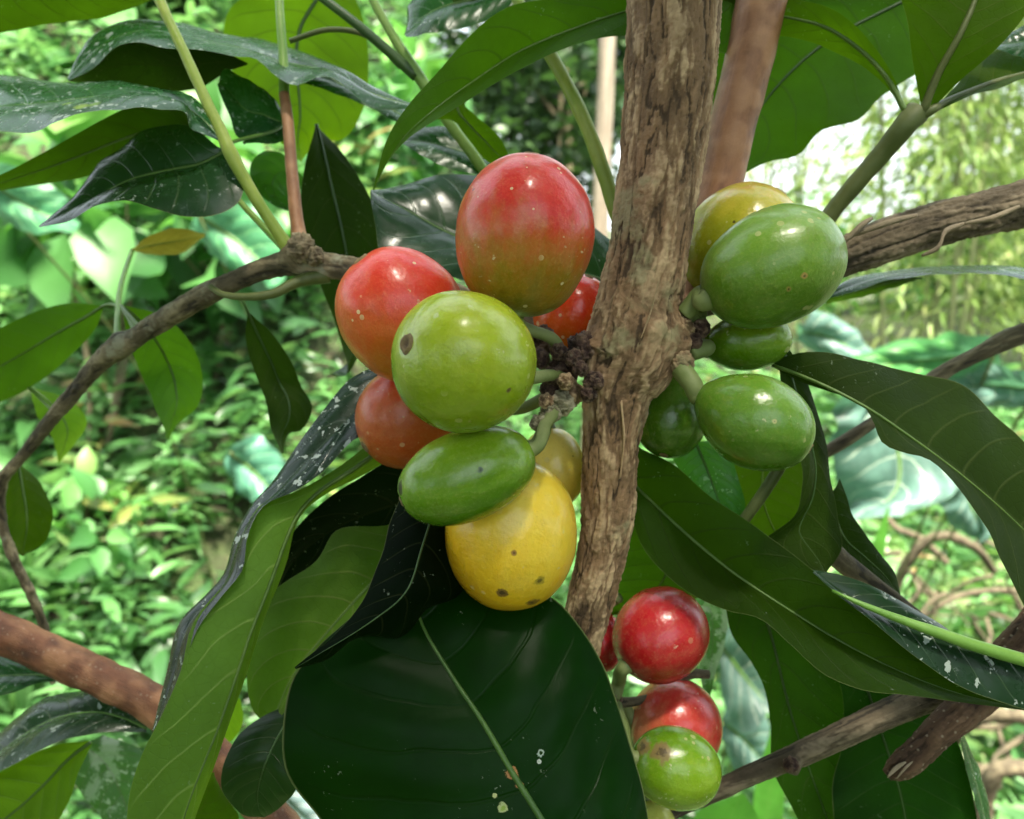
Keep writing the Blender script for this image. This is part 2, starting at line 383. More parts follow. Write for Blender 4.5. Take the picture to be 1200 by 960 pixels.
def cherry(label, x, y, d, r, c, axis, stops, grad=(0, 1, .2), r2=None, stalk=None, marks=(), pear=0.0, scar=True, group=None, spin=0.0,
           specks=.36, rough=.24, stalk_w=14, gscale=1.0, gshift=0.0, scar_r=.12):
    px = d / 100 / F; R1 = r * px; R2 = (r2 or r) * px; C = c * px
    ax = CV(*axis); ctr = P(x, y, d)
    side = (-FWD).cross(ax)
    side = side.normalized() if side.length > .05 else RIGHT
    th = ax.cross(side).normalized()
    rot = Matrix((side, th, ax)).transposed() @ Matrix.Rotation(spin, 3, 'Z')
    NU, NVv = 96, 64; V, Fc, rip = [], [], []
    g = CV(*grad); sd = random.random() * 30
    for i in range(NVv + 1):
        ph = math.pi * i / NVv; zz = math.cos(ph); sn = math.sin(ph)
        for j in range(NU):
            t = 2 * math.pi * j / NU; e = .92
            cx, sx = math.cos(t), math.sin(t)
            rr = sn ** e
            pr = 1 - pear * max(0, -zz) ** 2 * 1.0 - .0
            v = Vector((cx * R1 * rr * pr, sx * R2 * rr * pr, zz * C))
            if pear and zz < 0: v.z *= 1 + pear * .25 * (-zz) ** 3
            nz = noise.noise(v * 130 + Vector((sd, 0, 0))) * .030 + noise.noise(v * 330 + Vector((0, sd, 0))) * .010 + noise.noise(v * 900 + Vector((0, sd, 0))) * .0025
            v *= 1 + nz
            groove = max(0, 1 - abs(sx) * 9) * sn * .010; v *= 1 - groove       # faint seam between the two beans
            rho = sn
            if zz > 0 and rho < .2: v.z -= C * .025 * (math.cos(rho / .2 * math.pi) + 1) / 2
            if zz < 0 and rho < .25: v.z += C * .03 * (math.cos(rho / .25 * math.pi) + 1) / 2
            V.append(v); w = rot @ Vector((cx * rr, sx * rr, zz)); rip.append(min(1, max(0, .5 + .5 * gscale * w.dot(g) + gshift)))
    for i in range(NVv):
        for j in range(NU):
            k = (j + 1) % NU; a, b = i * NU, (i + 1) * NU; Fc.append((a + j, b + j, b + k, a + k))
    ml = []
    irot = rot.transposed()
    for (mx, my, mr, colr) in marks:          # marks given by where they sit on the facing side, in radii
        z = math.sqrt(max(0, 1 - mx * mx - my * my)); w = irot @ (RIGHT * mx + UP * my - FWD * z)
        q = Vector((w.x * R1, w.y * R2, w.z * C)); ml.append((tuple(q), mr * R1, colr))
    o = link('coffee_cherry', V, Fc, cherry_mat(stops, ml, specks, rough), None, None, {'ripeness': rip})
    o.matrix_world = Matrix.Translation(ctr) @ rot.to_4x4()
    o['label'] = label; o['category'] = 'coffee cherry'
    if group: o['group'] = group
    if scar:
        sv, sf = [], []; K = 28; rs = R1 * scar_r; prof = [(0, 0), (.35, .02), (.55, .12), (.72, .28), (.9, .22), (1.08, -.02), (1.25, -.25)]
        zb = V[0].z + .07 * rs; sv.append((0, 0, zb - .02 * rs))
        for (a, b) in prof[1:]:
            for j in range(K):
                t = 2 * math.pi * j / K; wob = 1 + .16 * noise.noise(Vector((math.cos(t) * 2, math.sin(t) * 2, sd)))
                sv.append((math.cos(t) * a * rs * wob, math.sin(t) * a * rs * wob, zb + b * rs * (1 + .5 * noise.noise(Vector((t * 3, a * 3, sd))))))
        for j in range(K): sf.append((0, 1 + j, 1 + (j + 1) % K))
        for i in range(len(prof) - 2):
            for j in range(K):
                k = (j + 1) % K; a = 1 + i * K; b = a + K; sf.append((a + j, b + j, b + k, a + k))
        link('blossom_scar', sv, sf, M_SCAR, o, [(q[0] * 3, q[1] * 3) for q in sv], {'layer_shade': [.30 + .6 * min(1, math.hypot(q[0], q[1]) / rs) for q in sv]})
    inv = (Matrix.Translation(ctr) @ rot.to_4x4()).inverted()
    if stalk:
        pts = [(Vector((0, 0, -C * .90)), stalk_w * .75 * px), (Vector((0, 0, -C * 1.06)), stalk_w * .5 * px)]
        for (a, b, dd) in stalk: pts.append((inv @ P(a, b, dd), stalk_w * .5 * dd / 100 / F))
        tube('stalk', pts, M_STALK, o, seg=14, rings=26, disp=.00008, mode='soft', world=False)
    return o

# ------------------------------------------------------------------ shared materials
M_RIB['under'] = stem_mat((.06, .13, .012), (.09, .17, .02)); M_RIB['top'] = stem_mat((.07, .16, .02), (.10, .22, .03))
M_RIBDARK = stem_mat((.03, .08, .015), (.05, .11, .02))
M_RIBBRIGHT = stem_mat((.12, .28, .035), (.18, .36, .06))
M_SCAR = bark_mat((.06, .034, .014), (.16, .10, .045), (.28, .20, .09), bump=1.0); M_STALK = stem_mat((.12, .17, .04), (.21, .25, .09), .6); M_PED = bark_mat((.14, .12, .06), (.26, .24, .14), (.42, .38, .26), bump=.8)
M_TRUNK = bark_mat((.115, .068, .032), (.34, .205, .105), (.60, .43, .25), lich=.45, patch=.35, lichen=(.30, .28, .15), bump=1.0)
M_BROWN = bark_mat((.20, .085, .036), (.34, .16, .072), (.42, .22, .11), rough=.5, bump=.35, patch=.12)
M_RED = bark_mat((.08, .026, .010), (.22, .078, .030), (.32, .15, .07), patch=.25, rough=.6, bump=.7, fleck=.25, lich=.5, lichen=(.34, .36, .28))
M_BRANCH = bark_mat((.05, .04, .022), (.15, .12, .065), (.30, .25, .15), lich=.5)
M_GREY = bark_mat((.06, .045, .025), (.17, .13, .08), (.29, .23, .15), bump=.8)
M_FUZZ = bark_mat((.07, .036, .018), (.15, .08, .042), (.24, .14, .08), fleck=.5, bump=.8)
M_YG = stem_mat((.20, .30, .03), (.30, .38, .06)); M_GREEN = stem_mat((.14, .28, .04), (.22, .36, .07)); M_OLIVE = stem_mat((.07, .10, .02), (.11, .13, .035), .55)
M_NODE = bark_mat((.03, .012, .010), (.085, .038, .030), (.22, .14, .09), bump=1.2, fleck=.3)
GRN = dict(top=(.012, .055, .014), under=(.045, .115, .014), trans=(.09, .30, .012), tw=.30)

# ================================================================== THE MAIN COFFEE PLANT
base = P(700, 1500, 11)
plant = root('coffee_plant', base, 'tall coffee plant with rough brown trunk and big glossy leaves around the fruit', 'coffee plant')
def V3(x, y, d): return P(x, y, d)
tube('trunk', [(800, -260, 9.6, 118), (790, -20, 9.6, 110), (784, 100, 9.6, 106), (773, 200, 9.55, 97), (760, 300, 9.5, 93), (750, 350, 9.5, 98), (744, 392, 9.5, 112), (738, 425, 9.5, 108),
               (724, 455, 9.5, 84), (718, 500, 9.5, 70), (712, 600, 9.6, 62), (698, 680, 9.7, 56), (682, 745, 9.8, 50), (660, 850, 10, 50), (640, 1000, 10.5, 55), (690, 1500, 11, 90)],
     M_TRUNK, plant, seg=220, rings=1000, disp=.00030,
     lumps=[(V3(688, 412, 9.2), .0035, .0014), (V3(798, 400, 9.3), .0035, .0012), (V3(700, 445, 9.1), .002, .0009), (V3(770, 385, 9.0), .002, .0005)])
tube('stem', [(960, -240, 10.6, 66), (897, -20, 10.6, 60), (880, 60, 10.6, 57), (858, 150, 10.6, 54), (838, 240, 10.6, 52), (812, 330, 10.4, 50), (775, 400, 10.0, 46)], M_BROWN, plant, seg=48, rings=160, disp=.00008, mode='soft')
# left bearing branch
tube('branch', [(720, 420, 10.0, 34), (640, 390, 10.4, 32), (540, 350, 10.6, 30), (430, 320, 10.8, 30), (385, 312, 10.9, 30), (345, 308, 11.0, 34), (320, 312, 11.1, 26), (270, 332, 11.3, 26), (215, 360, 11.6, 26), (165, 392, 12, 24), (138, 408, 12.2, 30), (118, 425, 12.4, 22), (70, 480, 12.8, 18), (30, 530, 13.2, 15), (2, 565, 13.4, 13), (2, 610, 13.6, 12), (18, 660, 13.8, 11), (38, 700, 14, 11), (55, 745, 14.2, 9), (62, 800, 14.4, 8)],
     M_BRANCH, plant, seg=48, rings=420, disp=.00022, sx=1.3, lumps=[(V3(345, 296, 10.9), .0025, .0015), (V3(362, 300, 10.7), .0018, .001), (V3(140, 400, 12.1), .0018, .0008), (V3(92, 455, 12.5), .001, .0005), (V3(20, 655, 13.7), .001, .0006), (V3(38, 692, 13.9), .001, .0006)])
tube('branch', [(385, 322, 10.9, 20), (350, 330, 10.8, 14), (320, 344, 10.7, 11), (290, 348, 10.7, 9), (262, 345, 10.8, 8), (246, 336, 10.9, 7)], M_OLIVE, plant, seg=16, rings=50, disp=.0001, mode='soft')
tube('stem', [(345, 300, 10.9, 18), (325, 272, 10.8, 14), (295, 225, 10.7, 14), (268, 175, 10.6, 17), (262, 160, 10.6, 14), (240, 115, 10.6, 13), (215, 60, 10.6, 12), (185, -5, 10.6, 12), (165, -60, 10.6, 12)], M_YG, plant, seg=20, rings=90, disp=.00007, mode='soft')
tube('stem', [(352, 292, 11, 22), (348, 262, 11.1, 16), (342, 200, 11.3, 14), (337, 140, 11.5, 13), (333, 110, 11.6, 12)], M_BROWN, plant, seg=20, rings=60, disp=.00007, mode='soft')
tube('stem', [(333, 112, 11.6, 12), (332, 70, 11.7, 11), (328, 15, 11.8, 10), (326, -50, 12, 10)], M_GREEN, plant, seg=16, rings=30)
tube('stem', [(338, 296, 11.1, 10), (305, 262, 11.3, 8), (278, 232, 11.5, 7), (262, 205, 11.6, 6)], M_GREEN, plant, seg=12, rings=30)
tube('stem', [(740, 300, 11, 20), (715, 225, 11, 18), (688, 150, 11, 17), (655, 82, 11.1, 16), (612, 10, 11.2, 14), (580, -50, 11.3, 13)], M_YG, plant, seg=20, rings=70, disp=.00008, mode='soft')
tube('stem', [(600, 255, 12.5, 14), (560, 190, 12.4, 13), (520, 135, 12.3, 13), (490, 88, 12.2, 14), (462, 45, 12.2, 11), (435, -5, 12.2, 10), (420, -50, 12.2, 10)], M_GREEN, plant, seg=16, rings=60, disp=.00006, mode='soft')
tube('stem', [(488, 90, 12.2, 13), (455, 60, 12.1, 12), (420, 30, 12, 11), (370, -8, 12, 10)], M_RIBDARK, plant, seg=12, rings=30)
tube('stem', [(470, 78, 12.3, 8), (430, 42, 12.4, 7), (385, 35, 12.5, 6), (340, 48, 12.6, 6)], M_OLIVE, plant, seg=12, rings=30)
# right hand branches
tube('branch', [(720, 380, 10.4, 46), (850, 340, 10.8, 48), (940, 316, 10.9, 50), (1000, 297, 10.9, 50), (1060, 275, 10.9, 50), (1120, 258, 10.9, 52), (1200, 238, 10.9, 56), (1330, 215, 10.9, 62), (1700, 150, 11.2, 70), (2200, 40, 12, 78)], M_GREY, plant, seg=110, rings=800, disp=.00042, sx=.8, seed=9)
tube('stem', [(945, 290, 10.9, 22), (968, 258, 10.8, 20), (1000, 218, 10.6, 21), (1035, 178, 10.4, 23), (1062, 145, 10.2, 27), (1075, 132, 10.2, 30)], M_OLIVE, plant, seg=24, rings=60, disp=.0001, mode='soft')
tube('branch', [(760, 640, 13, 18), (880, 575, 13, 16), (975, 525, 13, 15), (1040, 483, 13, 16), (1100, 440, 13, 17), (1160, 408, 13, 20), (1178, 398, 13, 28), (1200, 390, 13, 22), (1290, 360, 13, 22), (1600, 250, 13, 24), (2100, 120, 13.5, 28)], M_BRANCH, plant, seg=32, rings=160, disp=.0002)
tube('branch', [(640, 1010, 10.6, 20), (800, 945, 10.7, 20), (870, 912, 10.6, 24), (950, 878, 10.5, 28), (1030, 840, 10.4, 32), (1090, 815, 10.4, 34), (1200, 770, 10.5, 38), (1330, 720, 10.7, 42), (1700, 620, 11.2, 50), (2200, 520, 12, 60)], M_GREY, plant, seg=64, rings=600, disp=.00018, sx=.6, lumps=[(V3(928, 897, 10.4), .0014, .0013)])
def strip(pts, w, m, parent):
    c = resample([P(x, y, d) for x, y, d in pts], 16); off = base_of(parent); V, Fc = [], []
    for i, p in enumerate(c):
        k = math.sin(math.pi * (i + .6) / 17) ** .6
        for j in range(4):
            a = (j / 3 - .5); V.append(p + UP * w * a * k + FWD * w * .5 * (4 * a * a) * k * (1 if i % 2 else .8) - off)
    for i in range(15):
        for j in range(3): a = i * 4 + j; Fc.append((a, a + 1, a + 5, a + 4))
    o = link('peeling_bark', V, Fc, m, parent, [(q.x, q.z) for q in V], {'layer_shade': [.75] * len(V)}); md = o.modifiers.new('thick', 'SOLIDIFY'); md.thickness = .00012; return o
M_TWIG0 = bark_mat((.12, .08, .05), (.3, .22, .14), (.45, .36, .25))
tube('branch', [(1900, 60, 11.5, 64), (1500, 460, 10.6, 56), (1290, 660, 10.2, 52), (1200, 755, 10.1, 50), (1150, 810, 10.0, 46), (1100, 858, 9.9, 38), (1065, 890, 9.9, 33), (1050, 902, 9.9, 27), (1040, 909, 9.9, 12)], M_FUZZ, plant, seg=90, rings=600, disp=.00028)
strip([(1062, 894, 9.75), (1050, 903, 9.75), (1041, 911, 9.75)], .0007, M_TWIG0, plant)
strip([(1070, 893, 9.72), (1060, 903, 9.72), (1052, 912, 9.74)], .0005, M_TWIG0, plant)
tube('stem', [(870, 612, 10.3, 13), (893, 580, 10.2, 14), (915, 545, 10.1, 14), (935, 500, 10.1, 14)], M_OLIVE, plant, seg=16, rings=30)
tube('stem', [(965, 640, 10.1, 26), (1000, 668, 10.2, 24), (1055, 708, 10.3, 18), (1120, 760, 10.4, 14)], M_BRANCH, plant, seg=20, rings=40, disp=.0001)
# peeling strips on the right branch
for pts, w in (([(990, 280, 10.5), (1020, 268, 10.35), (1050, 258, 10.3), (1075, 252, 10.4)], .0006), ([(975, 290, 10.4), (995, 278, 10.3), (1010, 264, 10.3), (1022, 256, 10.4)], .0007),
               ([(1080, 300, 10.35), (1100, 290, 10.25), (1108, 272, 10.3), (1130, 262, 10.4)], .0006), ([(1130, 262, 10.4), (1160, 256, 10.3), (1195, 242, 10.35)], .0005)):
    strip(pts, w, M_GREY, plant)
for pts, w in (
               ([(772, 330, 8.98), (764, 362, 8.95), (752, 395, 8.9)], .0006), ([(728, 470, 9.1), (731, 510, 9.12), (727, 560, 9.2)], .0006)):
    strip(pts, w, M_TRUNK, plant)
# knobbly fruiting nodes either side of the trunk
def knob(x, y, d, w, m, n=1, stretch=(1, 1, 1), name='fruiting_node'):
    V, Fc = [], []; NU, NN = 64, 44; off = base_of(plant); r = w / 2 / F * d / 100; sd = random.random() * 9; c = P(x, y, d); H = []
    for i in range(NN + 1):
        for j in range(NU):
            ph = math.pi * i / NN; t = 2 * math.pi * j / NU; u = Vector((math.sin(ph) * math.cos(t), math.sin(ph) * math.sin(t), math.cos(ph)))
            k = noise.fractal(u * 1.5 + Vector((sd, 0, 0)), .9, 2, 5) + .9 * abs(noise.noise(u * 5 + Vector((sd, 1, 0)))) - .2; V.append(c + Vector((u.x * stretch[0], u.y * stretch[1], u.z * stretch[2])) * r * .86 * (1 + .26 * k) - off); H.append(.5 + .5 * k)
    for i in range(NN):
        for j in range(NU): k = (j + 1) % NU; a, b = i * NU, (i + 1) * NU; Fc.append((a + j, b + j, b + k, a + k))
    return link(name, V, Fc, m, plant, [(v.x * 3, v.z * 3) for v in V], {'layer_shade': H})
for a in ((683, 408, 9.3, 44, M_NODE), (660, 432, 9.3, 40, M_NODE), (648, 455, 9.25, 34, M_NODE), (668, 462, 9.2, 36, M_TRUNK), (696, 447, 9.0, 26, M_NODE), (672, 420, 9.0, 24, M_NODE), (655, 412, 9.1, 22, M_NODE), (645, 440, 9.0, 22, M_NODE), (663, 447, 8.95, 22, M_TRUNK), (680, 432, 8.95, 20, M_NODE), (690, 462, 9.0, 22, M_NODE), (640, 470, 9.0, 20, M_TRUNK), (632, 420, 9.3, 26, M_NODE), (657, 472, 9.1, 32, M_PED), (645, 484, 9.05, 28, M_PED), (632, 496, 8.95, 24, M_PED), (637, 400, 9.6, 40, M_NODE),
          (800, 385, 9.3, 30, M_TRUNK), (812, 400, 9.3, 26, M_NODE), (800, 425, 9.2, 30, M_TRUNK), (815, 370, 9.4, 28, M_STALK), (822, 385, 9.3, 24, M_NODE), (352, 290, 10.7, 36, M_BRANCH), (368, 300, 10.7, 26, M_BRANCH), (927, 896, 10.2, 20, M_NODE), (720, 818, 10.4, 20, M_NODE)):
    knob(*a)

# ------------------------------------------------------------------ leaves of the main plant
SHINY = dict(top=(.018, .080, .022), under=(.03, .08, .012), trans=(.06, .2, .01), tw=.18, spots=.8, rough=.27)
DARKU = dict(top=(.01, .04, .012), under=(.018, .036, .004), trans=(.045, .11, .004), tw=.22, vein=.25)
MIDU = dict(top=(.012, .05, .012), under=(.036, .066, .003), trans=(.11, .26, .003), tw=.36, vein=.3)
BRTU = dict(top=(.015, .06, .012), under=(.05, .12, .010), trans=(.27, .48, .006), tw=.5, vein=.35)
# top left
leaf(plant, [(487, 125), (440, 103), (400, 82), (350, 62), (300, 46), (240, 36), (200, 28), (150, 25), (115, 42), (90, 68), (80, 94)],
     [(487, 128), (440, 122), (400, 100), (375, 92), (348, 96), (325, 88), (300, 72), (275, 70), (245, 65), (205, 52), (165, 50), (130, 62), (100, 80), (80, 94)],
     dA=(12.2, 13, 13.6, 13, 12.4), dB=(11.8, 11.2, 11.2, 11.4, 12), side='top', rib=5, **SHINY, ripple=.0008)
leaf(plant, [(290, 74), (240, 50), (190, 45), (140, 45), (100, 70), (80, 94)], [(290, 76), (265, 85), (235, 103), (200, 108), (140, 106), (95, 98), (80, 95)], dA=12.6, dB=(12.6, 13.4, 12.8), rib=0, **DARKU)
leaf(plant, [(263, 168), (250, 142), (220, 112), (180, 102), (140, 98), (90, 98), (40, 88), (-5, 84), (-60, 82)],
     [(264, 170), (240, 158), (222, 150), (218, 132), (190, 122), (160, 118), (130, 128), (95, 142), (50, 149), (0, 151), (-60, 150)], M=[(263, 168), (235, 138), (190, 115), (130, 112), (60, 120), (0, 125), (-60, 128)],
     dA=(11, 11.6, 12.2, 12.5), dB=(10.8, 10.4, 10.2, 10.2), side='top', rib=4, marks=((95, 124, 9, (.16, .26, .03), (.2, .32, .04)), (80, 122, 7, (.12, .22, .03), (.14, .26, .04)), (110, 122, 8, (.12, .22, .03), (.14, .26, .04))), **dict(SHINY, spots=1.0), ripple=.0006)
leaf(plant, [(245, 150), (210, 125), (170, 118), (120, 140), (70, 168), (20, 195), (-40, 226)], [(245, 152), (228, 178), (190, 186), (140, 198), (90, 210), (30, 220), (-40, 228)], dA=(11.2, 11.8, 12.4), dB=(11.6, 12.6, 13), rib=5, **MIDU)
leaf(plant, [(255, 172), (225, 150), (190, 146), (160, 156), (125, 185), (90, 225), (46, 266)], [(272, 185), (284, 212), (276, 238), (245, 250), (215, 252), (180, 242), (150, 235), (115, 243), (80, 258), (46, 266)],
     M=[(266, 176), (235, 192), (195, 200), (150, 212), (100, 238), (46, 266)], dA=(10.9, 11.4, 11.6, 11.2), dB=(10.9, 10.3, 10.5, 11), dM=(10.9, 11, 11.2, 11.1), side='top', rib=5,
     top=(.010, .030, .013), under=(.03, .08, .01), tw=.1, spots=.45, rough=.25, ribmat=M_RIB['under'])
leaf(plant, [(-60, -60), (60, -60), (200, -40)], [(-60, 45), (0, 38), (60, 28), (120, 20), (200, -8)], dA=12, dB=13, rib=0, **MIDU)
leaf(plant, [(395, -40), (320, -20), (270, 10), (262, 50), (278, 95), (305, 140), (352, 190)], [(395, -40), (425, 20), (432, 80), (425, 130), (400, 165), (375, 165), (352, 190)], dA=15, dB=15.5, rib=6, **BRTU, ribmat=M_RIBDARK)
leaf(plant, [(370, 146), (358, 190), (352, 240), (360, 290), (376, 335), (398, 395), (405, 440), (388, 438)], [(370, 146), (400, 178), (430, 225), (446, 270), (446, 320), (430, 380), (405, 440), (388, 440)], dA=13, dB=13.4, rib=5, **DARKU, ribmat=M_RIBDARK)
leaf(plant, [(360, 215), (330, 180), (308, 178), (294, 192), (300, 222), (330, 245), (360, 250)], [(360, 216), (352, 222), (345, 228), (345, 235), (350, 242), (356, 247), (360, 250)], dA=13.5, dB=13.8, side='top', rib=0, top=(.012, .035, .016), spots=.3, rough=.3)
# curled shiny leaves below the stem tips
leaf(plant, [(330, 128), (310, 105), (288, 92), (262, 82), (255, 100)], [(330, 160), (300, 160), (280, 162), (268, 135), (255, 100)], dA=12.4, dB=12, side='top', rib=4, pet=[(268, 168, 11.2)], **SHINY)
leaf(plant, [(285, 168), (300, 140), (320, 142), (345, 155)], [(285, 168), (300, 168), (325, 168), (345, 158)], dA=12.2, dB=12, side='top', rib=4, **SHINY)
# long light leaf arching in front of the stems
leaf(plant, [(880, -60), (800, -45), (735, -30), (680, -8), (640, -2), (600, 5), (572, 22), (545, 48), (515, 82), (480, 120), (455, 160), (437, 222)],
     [(880, 70), (800, 50), (740, 42), (700, 46), (660, 58), (620, 76), (580, 98), (545, 120), (510, 142), (480, 162), (455, 190), (438, 224)],
     M=[(880, 0), (800, -2), (730, 15), (670, 35), (610, 60), (560, 92), (510, 128), (470, 165), (437, 223)], dA=(11, 10.6, 10, 9.8, 9.6), dB=(10.6, 10.3, 9.9, 9.5, 9.6), dM=(10.8, 10.6, 10.4, 9.8, 9.6), rib=4,
     **dict(MIDU, under=(.03, .085, .005), tw=.38, nv=11, vein=.2), ripple=.0003)
leaf(plant, [(610, -20), (560, -25), (510, -20), (480, 5), (476, 42)], [(610, -10), (590, 12), (560, 28), (520, 36), (476, 43)], dA=(12, 12.6), dB=(12, 11.8), side='top', rib=6, pet=[(530, 0, 12)], **dict(SHINY, spots=.2), ribmat=M_RIB['top'])
leaf(plant, [(565, 100), (545, 122), (560, 138), (585, 160), (600, 192)], [(505, 140), (530, 142), (555, 172), (575, 192), (600, 193)], dA=11.5, dB=11.8, rib=4, **MIDU)
leaf(plant, [(600, 185), (560, 160), (520, 148), (490, 150), (470, 165)], [(600, 200), (560, 206), (520, 195), (490, 180), (470, 168)], dA=12.8, dB=12.4, side='top', rib=4, **dict(SHINY, spots=.5))
leaf(plant, [(500, 150), (460, 118), (420, 95), (380, 78), (330, 72)], [(500, 155), (460, 140), (430, 125), (400, 112), (330, 90)], dA=13.2, dB=12.8, side='top', rib=4, **dict(SHINY, spots=.9))
leaf(plant, [(760, 330), (700, 270), (640, 225), (580, 206), (530, 205), (480, 214), (434, 224)], [(760, 360), (700, 350), (620, 345), (540, 330), (480, 312), (448, 300), (440, 262), (434, 225)],
     M=[(760, 345), (680, 320), (600, 300), (530, 275), (480, 248), (434, 224)], dA=(11.8, 12.2, 12), dB=(11.3, 11.1, 11.4), side='top', rib=5, top=(.014, .045, .022), tw=.1, rough=.24, spots=.12)
# top right
leaf(plant, [(1060, -5), (1010, -40), (930, -40), (860, -20), (832, 40), (828, 110), (835, 170), (846, 222)], [(1068, 5), (1088, 50), (1086, 75), (1055, 98), (1030, 115), (1005, 142), (960, 155), (935, 180), (900, 188), (870, 205), (846, 222)],
     M=[(1062, 0), (1022, 20), (980, 42), (940, 72), (900, 115), (868, 165), (846, 222)], dA=(12, 12.6, 12.6), dB=(12, 11.6, 12), rib=5, ribmat=M_RIBDARK, **dict(MIDU, under=(.025, .08, .005), nv=8))
leaf(plant, [(1060, 128), (1048, 92), (1025, 55), (1000, 28), (970, 8), (935, 0), (890, -10), (830, 5)], [(1060, 130), (1035, 98), (1010, 78), (980, 62), (945, 48), (905, 42), (870, 50), (830, 40)],
     dA=(10.2, 10.2, 10.8), dB=(10.2, 10.6, 11), rib=8, ribmat=M_RIB['under'], pet=[(1074, 136, 10.2)], **dict(MIDU, tw=.45))
leaf(plant, [(1078, 118), (1070, 75), (1062, 20), (1050, -30), (1100, -120)], [(1098, 122), (1125, 95), (1165, 60), (1200, 20), (1230, -40), (1180, -120)], M=[(1082, 128), (1100, 85), (1125, 40), (1145, -10), (1150, -120)],
     dA=(10.1, 9.9, 9.8), dB=(10.1, 9.6, 9.6), rib=11, ribmat=M_OLIVE, pet=[(1074, 140, 10.2)], **dict(MIDU, nv=8))
leaf(plant, [(1098, 126), (1120, 100), (1150, 70), (1185, 52), (1230, 40), (1290, 35)], [(1098, 130), (1140, 112), (1185, 98), (1230, 84), (1290, 60)], dA=(10.1, 10.8, 11), dB=(10.1, 10, 10.2), rib=12, ribmat=M_OLIVE,
     M=[(1090, 130), (1130, 112), (1170, 96), (1210, 84), (1290, 50)], pet=[(1074, 140, 10.2)], **MIDU)
leaf(plant, [(1240, 10), (1200, 30), (1160, 52)], [(1240, 70), (1200, 68), (1160, 55)], dA=10.6, dB=10.4, side='top', rib=0, **dict(SHINY, spots=.4))
leaf(plant, [(1080, -20), (1020, -30), (960, -20), (920, -4)], [(1080, 14), (1040, 14), (980, 8), (920, -2)], dA=12.6, dB=12.2, side='top', rib=0, **dict(SHINY, spots=.5))
leaf(plant, [(820, -20), (838, 30), (840, 90), (832, 150), (812, 210)], [(860, -20), (862, 40), (850, 100), (838, 160), (812, 212)], dA=13.4, dB=13.4, rib=3, **BRTU)
# right: edge-on leaf and the large dark ones
leaf(plant, [(965, 345), (1000, 326), (1040, 320), (1100, 315), (1160, 314), (1210, 320), (1270, 335)], [(965, 352), (1000, 342), (1040, 328), (1100, 323), (1160, 322), (1210, 327), (1270, 340)], dA=(12, 13, 13.4), dB=(12, 11.6, 12), side='top', rib=0, **dict(SHINY, spots=1.0))
leaf(plant, [(968, 352), (1000, 340), (1040, 326), (1080, 324)], [(968, 356), (1000, 350), (1040, 340), (1080, 325)], dA=12.1, dB=12.8, rib=0, **MIDU)
leaf(plant, [(905, 424), (935, 414), (970, 413), (1010, 421), (1060, 433), (1110, 448), (1150, 468), (1185, 500), (1220, 545), (1270, 640)],
     [(905, 430), (940, 448), (975, 460), (1008, 472), (1022, 492), (1034, 520), (1058, 531), (1085, 538), (1115, 562), (1145, 600), (1162, 625), (1170, 655), (1190, 695), (1250, 790)],
     M=[(905, 428), (950, 445), (1010, 475), (1070, 515), (1130, 560), (1190, 612), (1230, 655), (1265, 720)], dA=(9.8, 9.6, 9.9, 9.8, 9.4), dB=(9.8, 9.2, 8.9, 8.7), dM=(9.8, 9.3, 9.3, 9.1), rib=5, **dict(DARKU, nv=10), ripple=.0006)
leaf(plant, [(912, 400), (915, 450), (932, 520), (942, 565), (935, 600), (905, 625), (890, 640), (925, 662), (968, 672)], [(918, 398), (940, 435), (955, 475), (968, 520), (975, 570), (984, 615), (986, 645), (968, 672)],
     dA=(9.9, 9.5, 9.7, 9.8), dB=(9.8, 9.9, 10, 9.9), rib=4, ribmat=M_RIBDARK, **DARKU)
leaf(plant, [(985, 560), (1000, 605), (1025, 640), (1048, 670), (1058, 706)], [(960, 600), (975, 650), (1000, 665), (1030, 685), (1057, 708)], dA=10.6, dB=10.4, rib=4, **DARKU)
leaf(plant, [(700, 480), (745, 522), (790, 545), (830, 580), (880, 612), (920, 642), (955, 672), (1000, 708), (1060, 755), (1120, 792), (1210, 832)],
     [(690, 560), (735, 600), (755, 645), (800, 690), (850, 715), (890, 725), (925, 755), (965, 790), (1010, 808), (1060, 815), (1120, 822), (1210, 834)],
     M=[(690, 515), (745, 570), (800, 622), (860, 672), (920, 712), (985, 752), (1050, 785), (1120, 812), (1210, 833)], dA=(10.6, 9.8, 9.6, 9.4, 9.2), dB=(10.4, 9.7, 9.1, 8.8, 9.1), dM=(10.5, 10, 9.6, 9.3, 9.1), rib=5, **dict(MIDU, under=(.012, .030, .002), tw=.25, nv=12, vein=.2))
curled = leaf(plant, [(952, 668), (985, 674), (1025, 688), (1070, 712), (1120, 745), (1165, 785), (1230, 812)], [(952, 671), (985, 700), (1020, 728), (1060, 760), (1110, 796), (1165, 822), (1230, 838)],
     M=[(955, 670), (1000, 702), (1050, 724), (1100, 744), (1150, 760), (1230, 782)], dA=(9.3, 9.3, 9.2), dB=(9.25, 8.95, 8.9, 8.9), side='top', rib=0, top=(.008, .03, .010), tw=.08, rough=.3, spots=.45, spec=.4)
tube('midrib', [(975, 692, 9.1, 2), (1005, 706, 9.0, 6), (1050, 724, 8.95, 10), (1100, 742, 8.9, 13), (1160, 762, 8.9, 15), (1240, 784, 8.9, 17), (1300, 800, 8.9, 18), (1420, 790, 9.2, 18), (1540, 720, 10, 20)], M_RIBBRIGHT, curled, seg=14, rings=50, disp=.00006, mode='soft')
